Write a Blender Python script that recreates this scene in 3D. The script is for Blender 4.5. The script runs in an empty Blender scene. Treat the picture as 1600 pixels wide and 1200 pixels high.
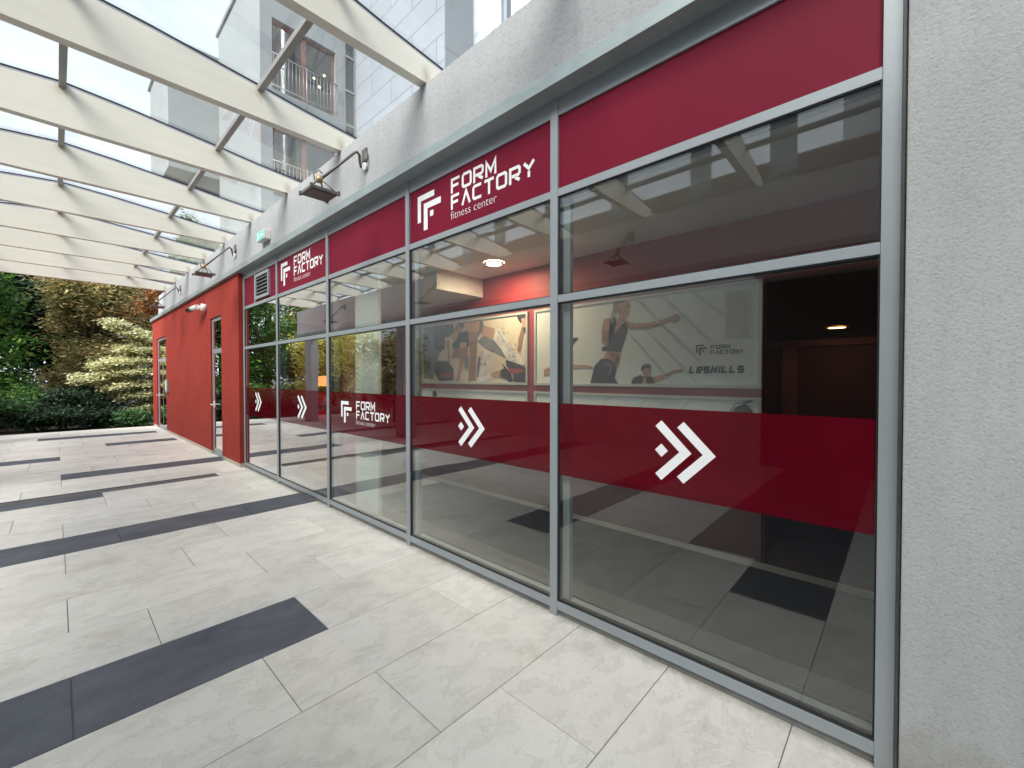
import bpy, bmesh, math, random
import numpy as np
from mathutils import Vector
random.seed(7); RNG = np.random.default_rng(7)
S = bpy.context.scene
COL = S.collection
R = math.radians
# ------------------------------------------------------------------ camera
# survey frame used below: X runs along the shop front away from the camera,
# Y into the shop, Z up.  Blender x = -X.
YAW, PIT = R(42.8335), R(-0.8631)
cam = bpy.data.cameras.new('camera'); camo = bpy.data.objects.new('camera', cam); COL.objects.link(camo)
cam.sensor_fit = 'HORIZONTAL'; cam.sensor_width = 36.0; cam.lens = 660.24 / 1600 * 36.0
cam.clip_start = 0.05; cam.clip_end = 600
camo.location = (0.0, -2.2643, 1.6)
fw = Vector((-math.sin(YAW) * math.cos(PIT), math.cos(YAW) * math.cos(PIT), math.sin(PIT)))
camo.rotation_euler = fw.to_track_quat('-Z', 'Y').to_euler()
S.camera = camo
# ------------------------------------------------------------------ sky, sun, exposure
SUN = Vector((0.25, -0.72, 0.74)).normalized()
W = bpy.data.worlds.new('World'); S.world = W; W.use_nodes = True
nt = W.node_tree; nt.nodes.clear()
out = nt.nodes.new('ShaderNodeOutputWorld'); bg = nt.nodes.new('ShaderNodeBackground')
sky = nt.nodes.new('ShaderNodeTexSky'); sky.sky_type = 'NISHITA'; sky.sun_disc = False
sky.sun_elevation = math.asin(SUN.z); sky.sun_rotation = math.atan2(SUN.x, SUN.y)
sky.air_density = 1.0; sky.dust_density = 2.0
tc = nt.nodes.new('ShaderNodeTexCoord')
nz = nt.nodes.new('ShaderNodeTexNoise'); nz.inputs['Scale'].default_value = 3.0; nz.inputs['Detail'].default_value = 5
rp = nt.nodes.new('ShaderNodeValToRGB'); rp.color_ramp.elements[0].position = .35; rp.color_ramp.elements[1].position = .7
rp.color_ramp.elements[0].color = (.62, .62, .62, 1); rp.color_ramp.elements[1].color = (.97, .97, .97, 1)
mx = nt.nodes.new('ShaderNodeMix'); mx.data_type = 'RGBA'
mx.inputs[7].default_value = (7.6, 8.5, 9.4, 1)
nt.links.new(tc.outputs['Generated'], nz.inputs['Vector']); nt.links.new(nz.outputs['Fac'], rp.inputs['Fac'])
nt.links.new(rp.outputs['Color'], mx.inputs[0]); nt.links.new(sky.outputs['Color'], mx.inputs[6])
nt.links.new(mx.outputs[2], bg.inputs['Color']); nt.links.new(bg.outputs[0], out.inputs[0])
bg.inputs['Strength'].default_value = 0.062
sl = bpy.data.lights.new('sun', 'SUN'); so = bpy.data.objects.new('sun', sl); COL.objects.link(so)
sl.energy = 2.8; sl.angle = R(38); sl.color = (1.0, .96, .91)
so.rotation_euler = SUN.to_track_quat('Z', 'Y').to_euler(); so.location = (-10, -20, 30)
S.view_settings.view_transform = 'Standard'; S.view_settings.look = 'None'
S.view_settings.exposure = 1.64; S.view_settings.gamma = 1.0
S.cycles.max_bounces = 10; S.cycles.transparent_max_bounces = 24; S.cycles.glossy_bounces = 5
S.cycles.diffuse_bounces = 5; S.cycles.caustics_reflective = False; S.cycles.caustics_refractive = False
S.cycles.use_denoising = True
# ------------------------------------------------------------------ materials
def newmat(name):
    m = bpy.data.materials.new(name); m.use_nodes = True
    t = m.node_tree; b = t.nodes['Principled BSDF']
    return m, t, b
def L(t, a, b): t.links.new(a, b)
def node(t, k, **kw):
    n = t.nodes.new(k)
    for a, v in kw.items(): setattr(n, a, v)
    return n
def noise(t, scale, detail=4, rough=.55, vec=None, dist=0.0):
    n = node(t, 'ShaderNodeTexNoise'); n.inputs['Scale'].default_value = scale
    n.inputs['Detail'].default_value = detail; n.inputs['Roughness'].default_value = rough; n.inputs['Distortion'].default_value = dist
    if vec is not None: L(t, vec, n.inputs['Vector'])
    return n
def ramp(t, fac, stops):
    r = node(t, 'ShaderNodeValToRGB'); e = r.color_ramp.elements
    while len(e) < len(stops): e.new(.5)
    for i, (p, c) in enumerate(stops):
        e[i].position = p; e[i].color = (c[0], c[1], c[2], 1) if not isinstance(c, (int, float)) else (c, c, c, 1)
    L(t, fac, r.inputs['Fac']); return r
def objvec(t, stretch=(1, 1, 1)):
    c = node(t, 'ShaderNodeTexCoord'); mp = node(t, 'ShaderNodeMapping'); mp.inputs['Scale'].default_value = stretch
    L(t, c.outputs['Object'], mp.inputs['Vector']); return mp.outputs[0]
def surf(name, col, rough=.6, var=.12, scale=3.0, bump=0.0, bscale=60, metal=0.0, spec=.5, stretch=(1, 1, 1), second=None):
    """painted / rendered surface: base colour with two octaves of tonal wear and a fine bump"""
    m, t, b = newmat(name); v = objvec(t, stretch)
    n1 = noise(t, scale, 6, .6, v); n2 = noise(t, scale * 9, 3, .6, v)
    d = tuple(max(0, c * (1 - var)) for c in col); l = tuple(min(1, c * (1 + var)) for c in col)
    r = ramp(t, n1.outputs['Fac'], [(.3, d), (.7, l)])
    m2 = node(t, 'ShaderNodeMix', data_type='RGBA', blend_type='MULTIPLY'); m2.inputs[0].default_value = 1
    r2 = ramp(t, n2.outputs['Fac'], [(.3, 1 - var * .6), (.65, 1.0)])
    L(t, r.outputs[0], m2.inputs[6]); L(t, r2.outputs[0], m2.inputs[7]); L(t, m2.outputs[2], b.inputs['Base Color'])
    b.inputs['Roughness'].default_value = rough; b.inputs['Metallic'].default_value = metal; b.inputs['Specular IOR Level'].default_value = spec
    if bump:
        nb = noise(t, bscale, 5, .65, v); bp = node(t, 'ShaderNodeBump'); bp.inputs['Strength'].default_value = bump; bp.inputs['Distance'].default_value = .01
        L(t, nb.outputs['Fac'], bp.inputs['Height']); L(t, bp.outputs[0], b.inputs['Normal'])
    return m
def emit(name, col, s):
    m, t, b = newmat(name); b.inputs['Base Color'].default_value = (*col, 1)
    b.inputs['Emission Color'].default_value = (*col, 1); b.inputs['Emission Strength'].default_value = s; return m
def glass(name, tint, f0, power=4.0, rough=0.0, dirt=0.0, gain=1.0):
    """clear sheet: transparent with a Fresnel-like mirror on top, plus a thin film of dust"""
    m = bpy.data.materials.new(name); m.use_nodes = True; t = m.node_tree; t.nodes.clear()
    o = node(t, 'ShaderNodeOutputMaterial'); tr = node(t, 'ShaderNodeBsdfTransparent'); tr.inputs[0].default_value = (*tint, 1)
    gl = node(t, 'ShaderNodeBsdfGlossy'); gl.inputs['Roughness'].default_value = rough; gl.inputs['Color'].default_value = (.97, .98, .98, 1)
    lw = node(t, 'ShaderNodeLayerWeight'); lw.inputs[0].default_value = .5
    p = node(t, 'ShaderNodeMath', operation='POWER'); p.inputs[1].default_value = power; L(t, lw.outputs['Facing'], p.inputs[0])
    a = node(t, 'ShaderNodeMath', operation='MULTIPLY_ADD'); a.inputs[1].default_value = (1 - f0) * gain; a.inputs[2].default_value = f0; a.use_clamp = True
    L(t, p.outputs[0], a.inputs[0]); mi = node(t, 'ShaderNodeMixShader'); L(t, a.outputs[0], mi.inputs[0])
    L(t, gl.outputs[0], mi.inputs[2])
    wn = noise(t, 1.1, 1, .4, objvec(t)); wb = node(t, 'ShaderNodeBump'); wb.inputs['Strength'].default_value = .25; wb.inputs['Distance'].default_value = .012
    L(t, wn.outputs['Fac'], wb.inputs['Height']); L(t, wb.outputs[0], gl.inputs['Normal'])
    if dirt:
        df = node(t, 'ShaderNodeBsdfDiffuse'); df.inputs[0].default_value = (.55, .56, .52, 1)
        md = node(t, 'ShaderNodeMixShader'); c = objvec(t); nn = noise(t, 2.5, 6, .65, c)
        rr = ramp(t, nn.outputs['Fac'], [(.35, dirt * .3), (.75, dirt)]); L(t, rr.outputs[0], md.inputs[0])
        L(t, tr.outputs[0], md.inputs[1]); L(t, df.outputs[0], md.inputs[2]); L(t, md.outputs[0], mi.inputs[1])
    else: L(t, tr.outputs[0], mi.inputs[1])
    L(t, mi.outputs[0], o.inputs[0]); return m
def film(name, tint, body, mixv, f0=.03, power=3.4):
    m = bpy.data.materials.new(name); m.use_nodes = True; t = m.node_tree; t.nodes.clear()
    o = node(t, 'ShaderNodeOutputMaterial'); tr = node(t, 'ShaderNodeBsdfTransparent'); tr.inputs[0].default_value = (*tint, 1)
    df = node(t, 'ShaderNodeBsdfDiffuse'); nn = noise(t, 1.5, 5, .6, objvec(t))
    rr = ramp(t, nn.outputs['Fac'], [(.3, tuple(c * .85 for c in body)), (.7, tuple(c * 1.12 for c in body))]); L(t, rr.outputs[0], df.inputs[0])
    mi = node(t, 'ShaderNodeMixShader'); mi.inputs[0].default_value = mixv
    L(t, tr.outputs[0], mi.inputs[1]); L(t, df.outputs[0], mi.inputs[2])
    gl = node(t, 'ShaderNodeBsdfGlossy'); gl.inputs['Roughness'].default_value = .02
    lw = node(t, 'ShaderNodeLayerWeight'); lw.inputs[0].default_value = .5
    p = node(t, 'ShaderNodeMath', operation='POWER'); p.inputs[1].default_value = power; L(t, lw.outputs['Facing'], p.inputs[0])
    a = node(t, 'ShaderNodeMath', operation='MULTIPLY_ADD'); a.inputs[1].default_value = 1 - f0; a.inputs[2].default_value = f0; a.use_clamp = True; L(t, p.outputs[0], a.inputs[0])
    mg = node(t, 'ShaderNodeMixShader'); L(t, a.outputs[0], mg.inputs[0]); L(t, mi.outputs[0], mg.inputs[1]); L(t, gl.outputs[0], mg.inputs[2]); L(t, mg.outputs[0], o.inputs[0]); return m
def stone(name, lo, mid, hi, rough, bump):
    """paving slab: soft cleft veins, each slab shifted through the pattern by its own attribute"""
    m, t, b = newmat(name); c = node(t, 'ShaderNodeTexCoord'); at = node(t, 'ShaderNodeAttribute', attribute_name='slab')
    sc = node(t, 'ShaderNodeVectorMath', operation='SCALE'); sc.inputs['Scale'].default_value = 37.0; L(t, at.outputs['Color'], sc.inputs[0])
    ad = node(t, 'ShaderNodeVectorMath', operation='ADD'); L(t, c.outputs['Object'], ad.inputs[0]); L(t, sc.outputs[0], ad.inputs[1])
    mp = node(t, 'ShaderNodeMapping'); mp.inputs['Scale'].default_value = (1.6, 1.0, 1.0); L(t, ad.outputs[0], mp.inputs['Vector'])
    n1 = noise(t, 1.9, 9, .66, mp.outputs[0], .6); n2 = noise(t, 5.2, 10, .66, mp.outputs[0], .55); n3 = noise(t, 120, 3, .6, mp.outputs[0])
    r1 = ramp(t, n1.outputs['Fac'], [(.28, lo), (.47, mid), (.72, hi)])
    r2 = ramp(t, n2.outputs['Fac'], [(.28, .80), (.43, .96), (.455, .84), (.478, .985), (.55, 1.0), (.575, .955), (.59, 1.0), (.75, 1.03)])
    m1 = node(t, 'ShaderNodeMix', data_type='RGBA', blend_type='MULTIPLY'); m1.inputs[0].default_value = 1
    L(t, r1.outputs[0], m1.inputs[6]); L(t, r2.outputs[0], m1.inputs[7])
    se = node(t, 'ShaderNodeSeparateColor'); L(t, at.outputs['Color'], se.inputs[0])
    mr = node(t, 'ShaderNodeMapRange'); mr.inputs[3].default_value = .90; mr.inputs[4].default_value = 1.04; L(t, se.outputs[2], mr.inputs[0])
    m3 = node(t, 'ShaderNodeVectorMath', operation='SCALE'); L(t, m1.outputs[2], m3.inputs[0]); L(t, mr.outputs[0], m3.inputs['Scale'])
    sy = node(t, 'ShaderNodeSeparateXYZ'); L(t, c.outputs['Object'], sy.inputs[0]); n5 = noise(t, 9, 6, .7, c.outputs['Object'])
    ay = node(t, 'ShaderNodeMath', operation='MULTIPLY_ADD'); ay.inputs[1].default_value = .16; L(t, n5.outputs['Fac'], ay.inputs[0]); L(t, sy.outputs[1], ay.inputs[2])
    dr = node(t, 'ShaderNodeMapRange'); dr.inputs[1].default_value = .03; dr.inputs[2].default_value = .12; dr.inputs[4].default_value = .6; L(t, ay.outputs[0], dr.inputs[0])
    vo = node(t, 'ShaderNodeTexVoronoi'); vo.inputs['Scale'].default_value = 2.2; L(t, c.outputs['Object'], vo.inputs['Vector'])
    sv = node(t, 'ShaderNodeSeparateColor'); L(t, vo.outputs['Color'], sv.inputs[0])
    rs = node(t, 'ShaderNodeMapRange'); rs.inputs[1].default_value = .45; rs.inputs[2].default_value = 1.0; rs.inputs[3].default_value = 0; rs.inputs[4].default_value = .040; L(t, sv.outputs[0], rs.inputs[0])
    nd = node(t, 'ShaderNodeMath', operation='MULTIPLY_ADD'); nd.inputs[1].default_value = .03; L(t, n3.outputs['Fac'], nd.inputs[0]); L(t, vo.outputs['Distance'], nd.inputs[2])
    lt = node(t, 'ShaderNodeMath', operation='LESS_THAN'); L(t, nd.outputs[0], lt.inputs[0]); L(t, rs.outputs[0], lt.inputs[1])
    ls = node(t, 'ShaderNodeMath', operation='MULTIPLY'); ls.inputs[1].default_value = .6; L(t, lt.outputs[0], ls.inputs[0])
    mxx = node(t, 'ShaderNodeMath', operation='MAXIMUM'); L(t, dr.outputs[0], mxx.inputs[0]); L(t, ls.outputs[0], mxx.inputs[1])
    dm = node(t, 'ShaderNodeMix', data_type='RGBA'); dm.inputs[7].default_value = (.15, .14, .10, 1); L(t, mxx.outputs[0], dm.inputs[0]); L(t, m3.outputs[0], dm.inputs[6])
    L(t, dm.outputs[2], b.inputs['Base Color'])
    rr = ramp(t, n1.outputs['Fac'], [(.3, rough + .1), (.7, rough - .06)]); L(t, rr.outputs[0], b.inputs['Roughness'])
    hh = node(t, 'ShaderNodeMath', operation='MULTIPLY_ADD'); hh.inputs[1].default_value = .25; L(t, n3.outputs['Fac'], hh.inputs[0]); L(t, n2.outputs['Fac'], hh.inputs[2])
    bp = node(t, 'ShaderNodeBump'); bp.inputs['Strength'].default_value = bump; bp.inputs['Distance'].default_value = .012
    L(t, hh.outputs[0], bp.inputs['Height']); L(t, bp.outputs[0], b.inputs['Normal']); return m
def leafmat(name, stops, trans=.35):
    m = bpy.data.materials.new(name); m.use_nodes = True; t = m.node_tree; t.nodes.clear()
    o = node(t, 'ShaderNodeOutputMaterial'); at = node(t, 'ShaderNodeAttribute', attribute_name='leaf')
    se = node(t, 'ShaderNodeSeparateColor'); L(t, at.outputs['Color'], se.inputs[0])
    r = ramp(t, se.outputs[0], stops)
    df = node(t, 'ShaderNodeBsdfPrincipled'); df.inputs['Roughness'].default_value = .55; df.inputs['Specular IOR Level'].default_value = .3
    L(t, r.outputs[0], df.inputs['Base Color'])
    tl = node(t, 'ShaderNodeBsdfTranslucent'); L(t, r.outputs[0], tl.inputs[0])
    mi = node(t, 'ShaderNodeMixShader'); mi.inputs[0].default_value = trans; L(t, df.outputs[0], mi.inputs[1]); L(t, tl.outputs[0], mi.inputs[2])
    L(t, mi.outputs[0], o.inputs[0]); return m
def beampaint(name, col):
    """cream paint with rust runs below the purlin fixings"""
    m, t, b = newmat(name); c = node(t, 'ShaderNodeTexCoord'); sp = node(t, 'ShaderNodeSeparateXYZ'); L(t, c.outputs['Object'], sp.inputs[0])
    n1 = noise(t, 4, 6, .6, objvec(t, (1, .35, 3))); r1 = ramp(t, n1.outputs['Fac'], [(.3, tuple(x * .93 for x in col)), (.7, col)])
    tot = None
    for y0, z0 in ((-2.19, .40), (-.895, .28), (-3.4, .30), (-.1, .05)):
        vs = node(t, 'ShaderNodeVectorMath', operation='SUBTRACT'); vs.inputs[1].default_value = (0, y0, z0); L(t, c.outputs['Object'], vs.inputs[0])
        vm = node(t, 'ShaderNodeVectorMath', operation='MULTIPLY'); vm.inputs[1].default_value = (0, 15, 8); L(t, vs.outputs[0], vm.inputs[0])
        ln = node(t, 'ShaderNodeVectorMath', operation='LENGTH'); L(t, vm.outputs[0], ln.inputs[0])
        nn = noise(t, 14, 4, .6, objvec(t, (1, 1, .5))); sb = node(t, 'ShaderNodeMath', operation='MULTIPLY_ADD'); sb.inputs[1].default_value = 1.4; sb.inputs[2].default_value = -.7
        L(t, nn.outputs['Fac'], sb.inputs[0]); aa = node(t, 'ShaderNodeMath', operation='ADD'); L(t, ln.outputs['Value'], aa.inputs[0]); L(t, sb.outputs[0], aa.inputs[1])
        mr = node(t, 'ShaderNodeMapRange'); mr.inputs[1].default_value = 1.0; mr.inputs[2].default_value = 0.0; L(t, aa.outputs[0], mr.inputs[0])
        if tot is None: tot = mr.outputs[0]
        else:
            ad = node(t, 'ShaderNodeMath', operation='MAXIMUM'); L(t, tot, ad.inputs[0]); L(t, mr.outputs[0], ad.inputs[1]); tot = ad.outputs[0]
    sc = node(t, 'ShaderNodeMath', operation='MULTIPLY'); sc.inputs[1].default_value = .55; L(t, tot, sc.inputs[0])
    mi = node(t, 'ShaderNodeMix', data_type='RGBA'); mi.inputs[7].default_value = (.30, .19, .09, 1); L(t, sc.outputs[0], mi.inputs[0]); L(t, r1.outputs[0], mi.inputs[6])
    L(t, mi.outputs[2], b.inputs['Base Color']); b.inputs['Roughness'].default_value = .55; return m
def panelled(name, col, px, pz, axis):
    """wall clad in sheets: thin dark joints on a px by pz grid, each sheet a shade apart"""
    m, t, b = newmat(name); c = node(t, 'ShaderNodeTexCoord'); mp = node(t, 'ShaderNodeMapping')
    if axis == 'y': mp.inputs['Rotation'].default_value = (R(90), 0, 0)
    else: mp.inputs['Rotation'].default_value = (R(90), 0, R(90))
    L(t, c.outputs['Object'], mp.inputs['Vector'])
    br = node(t, 'ShaderNodeTexBrick'); br.inputs['Scale'].default_value = 1; br.inputs['Brick Width'].default_value = px; br.inputs['Row Height'].default_value = pz
    br.inputs['Mortar Size'].default_value = .02; br.inputs['Mortar Smooth'].default_value = .2
    br.inputs['Color1'].default_value = (*col, 1); br.inputs['Color2'].default_value = tuple(x * .93 for x in col) + (1,); br.inputs['Mortar'].default_value = tuple(x * .55 for x in col) + (1,)
    L(t, mp.outputs[0], br.inputs['Vector']); L(t, br.outputs['Color'], b.inputs['Base Color']); b.inputs['Roughness'].default_value = .6; return m
def boards(name, col):
    m, t, b = newmat(name); v = objvec(t, (.25, 1, 1)); n1 = noise(t, 9, 6, .6, v)
    wv = node(t, 'ShaderNodeTexWave', bands_direction='Z'); wv.inputs['Scale'].default_value = 2.2; wv.inputs['Distortion'].default_value = .4; L(t, objvec(t), wv.inputs['Vector'])
    r = ramp(t, n1.outputs['Fac'], [(.3, tuple(x * .6 for x in col)), (.7, col)]); r2 = ramp(t, wv.outputs['Fac'], [(.04, .25), (.14, 1.0)])
    mm = node(t, 'ShaderNodeMix', data_type='RGBA', blend_type='MULTIPLY'); mm.inputs[0].default_value = 1
    L(t, r.outputs[0], mm.inputs[6]); L(t, r2.outputs[0], mm.inputs[7]); L(t, mm.outputs[2], b.inputs['Base Color']); b.inputs['Roughness'].default_value = .65; return m
def render_coat(name, col, bump, bscale, var=.10, splash=False):
    """sprayed grey render: grainy relief, faint blotches and rain streaks"""
    m, t, b = newmat(name); v = objvec(t); n1 = noise(t, 1.3, 7, .62, v); n2 = noise(t, bscale, 4, .7, v); n3 = noise(t, 5, 5, .6, objvec(t, (3, 3, .25)))
    r1 = ramp(t, n1.outputs['Fac'], [(.3, tuple(x * (1 - var) for x in col)), (.7, tuple(x * (1 + var) for x in col))])
    r2 = ramp(t, n2.outputs['Fac'], [(.27, .62), (.36, .88), (.5, 1.0), (.72, 1.06)]); r3 = ramp(t, n3.outputs['Fac'], [(.35, .95), (.6, 1.0)])
    a = node(t, 'ShaderNodeMix', data_type='RGBA', blend_type='MULTIPLY'); a.inputs[0].default_value = 1; L(t, r1.outputs[0], a.inputs[6]); L(t, r2.outputs[0], a.inputs[7])
    c = node(t, 'ShaderNodeMix', data_type='RGBA', blend_type='MULTIPLY'); c.inputs[0].default_value = 1; L(t, a.outputs[2], c.inputs[6]); L(t, r3.outputs[0], c.inputs[7])
    if splash:   # rain splash and mossy dirt creeping up from the paving
        sp = node(t, 'ShaderNodeSeparateXYZ'); L(t, v, sp.inputs[0]); n4 = noise(t, 6, 6, .65, objvec(t, (1, 1, .6)))
        hz = node(t, 'ShaderNodeMath', operation='MULTIPLY_ADD'); hz.inputs[1].default_value = -.55; L(t, n4.outputs['Fac'], hz.inputs[0]); L(t, sp.outputs[2], hz.inputs[2])
        mr = node(t, 'ShaderNodeMapRange'); mr.inputs[1].default_value = .06; mr.inputs[2].default_value = -.22; mr.inputs[3].default_value = 0; mr.inputs[4].default_value = .5; L(t, hz.outputs[0], mr.inputs[0])
        ds = node(t, 'ShaderNodeMix', data_type='RGBA'); ds.inputs[7].default_value = (.19, .18, .13, 1); L(t, mr.outputs[0], ds.inputs[0]); L(t, c.outputs[2], ds.inputs[6]); c = ds
    L(t, c.outputs[2], b.inputs['Base Color']); b.inputs['Roughness'].default_value = .9; b.inputs['Specular IOR Level'].default_value = .2
    bp = node(t, 'ShaderNodeBump'); bp.inputs['Strength'].default_value = bump; bp.inputs['Distance'].default_value = .008; L(t, n2.outputs['Fac'], bp.inputs['Height']); L(t, bp.outputs[0], b.inputs['Normal']); return m

M = dict(
    slab=stone('pale_stone', (.575, .545, .49), (.705, .68, .625), (.75, .73, .68), .55, .6),
    slate=stone('dark_slate', (.055, .062, .080), (.075, .083, .104), (.105, .112, .135), .55, .30),
    grout=surf('grout', (.17, .16, .15), .9),
    soil=surf('soil', (.045, .035, .025), .95, .4, 1.5, .6, 12),
    grate=surf('grate_steel', (.10, .10, .11), .5, .2, 4, metal=.6),
    render=render_coat('grey_render', (.385, .40, .415), .45, 55, .06),
    pier=render_coat('rough_render', (.395, .412, .415), .6, 110, .05, True),
    red=surf('red_render', (.275, .034, .024), .85, .10, 2.2, .35, 120, spec=.2),
    plinth=surf('plinth_stone', (.46, .41, .33), .7, .15, 6),
    flash=surf('zinc_flashing', (.33, .39, .40), .42, .10, 5, metal=.35, stretch=(1, 1, 3)),
    soffit=surf('soffit', (.16, .165, .175), .6, .08, 3),
    alu=surf('grey_aluminium', (.30, .335, .36), .38, .05, 2.5, metal=.25),
    kick=surf('kick_plate', (.22, .23, .23), .5, .18, 5, metal=.3),
    gasket=surf('rubber_gasket', (.012, .012, .014), .6, .1),
    glass=glass('window_glass', (.94, .96, .94), .078, 3.6, 0, .003, 2.7),
    film=film('red_film', (.55, .014, .024), (.14, .004, .014), .48, .03, 3.3),
    sign=surf('red_panel', (.168, .008, .028), .55, .06, 1.2, spec=.12),
    white=surf('white_vinyl', (.78, .80, .82), .5, .03, 3),
    louvre=surf('louvre_black', (.01, .01, .01), .7, .1),
    beam=beampaint('cream_beam_paint', (.80, .775, .68)),
    beamsteel=surf('beam_flange', (.42, .43, .50), .5, .06, 3),
    purlin=surf('purlin_steel', (.30, .29, .28), .5, .08, 3, metal=.2),
    roofglass=glass('canopy_glass', (.968, .972, .966), .03, 4.2, 0, .12),
    dark=surf('dark_iron', (.13, .125, .12), .5, .2, 9),
    bronze=surf('lamp_fitting_brass', (.42, .30, .16), .45, .2, 9, metal=.3),
    lens=surf('lamp_lens', (.05, .045, .045), .35, .1),
    cream=surf('cap_white', (.80, .81, .82), .4, .03),
    camw=surf('camera_white', (.72, .70, .68), .35, .03), camb=surf('camera_black', (.012, .012, .014), .15, .05),
    exitg=emit('exit_green', (.08, .42, .28), .3), exitw=emit('exit_white', (.7, .85, .78), .4),
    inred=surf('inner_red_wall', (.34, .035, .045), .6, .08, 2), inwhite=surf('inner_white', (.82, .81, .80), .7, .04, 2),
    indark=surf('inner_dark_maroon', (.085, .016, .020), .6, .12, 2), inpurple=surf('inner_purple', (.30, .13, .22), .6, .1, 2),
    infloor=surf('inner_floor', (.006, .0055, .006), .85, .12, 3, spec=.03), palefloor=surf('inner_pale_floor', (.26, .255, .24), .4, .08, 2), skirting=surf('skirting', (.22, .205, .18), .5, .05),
    carpet=surf('inner_carpet', (.045, .022, .022), .9, .15, 3, spec=.05), wains=surf('inner_wainscot', (.085, .045, .045), .6, .1, 2), conv=surf('convector_alu', (.10, .10, .095), .45, .08, metal=.4), panelw=surf('white_panel', (.66, .74, .70), .6, .03),
    pframe=surf('poster_frame', (.58, .62, .60), .4, .05, metal=.2),
    wall=surf('white_facade', (.27, .30, .315), .8, .06, .6), wall2=panelled('clad_facade', (.27, .305, .345), 2.3, .72, 'y'), wall3=panelled('clad_side', (.27, .305, .34), 2.3, .72, 'x'),
    wframe=surf('window_timber', (.19, .10, .085), .5, .1), wglass=glass('house_glass', (.45, .5, .52), .10, 3.0), room=surf('room_dark', (.16, .13, .12), .8, .3, 1.0),
    curtain=surf('curtain', (.20, .15, .13), .8, .2, 4), rail=surf('rail_steel', (.30, .31, .32), .4, .1, metal=.4), bulb=emit('warm_bulb', (1, .72, .4), 12),
    duct=surf('duct_steel', (.72, .74, .77), .28, .05, 1.5, metal=.85),
    wood=boards('wood_cladding', (.30, .19, .11)), oppo=surf('opposite_render', (.62, .61, .62), .85, .06, 2), block=surf('opposite_facade', (.72, .74, .73), .8, .06, .4), dwall=surf('dark_wall', (.05, .032, .030), .7, .2, 1.0),
    darkglass=surf('dark_glazing', (.03, .035, .04), .08, .1),
    downin=emit('lamp_neutral', (1.0, .86, .68), 95), down=emit('lamp_warm', (1.0, .78, .50), 140), downdim=emit('lamp_amber', (1.0, .50, .18), 7), orange=emit('lit_orange', (1.0, .32, .10), 1.3),
    black=surf('black_vinyl', (.012, .011, .012), .45, .2, 8),
    bark=surf('bark', (.10, .075, .055), .9, .3, 6, .8, 25),
)
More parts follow.
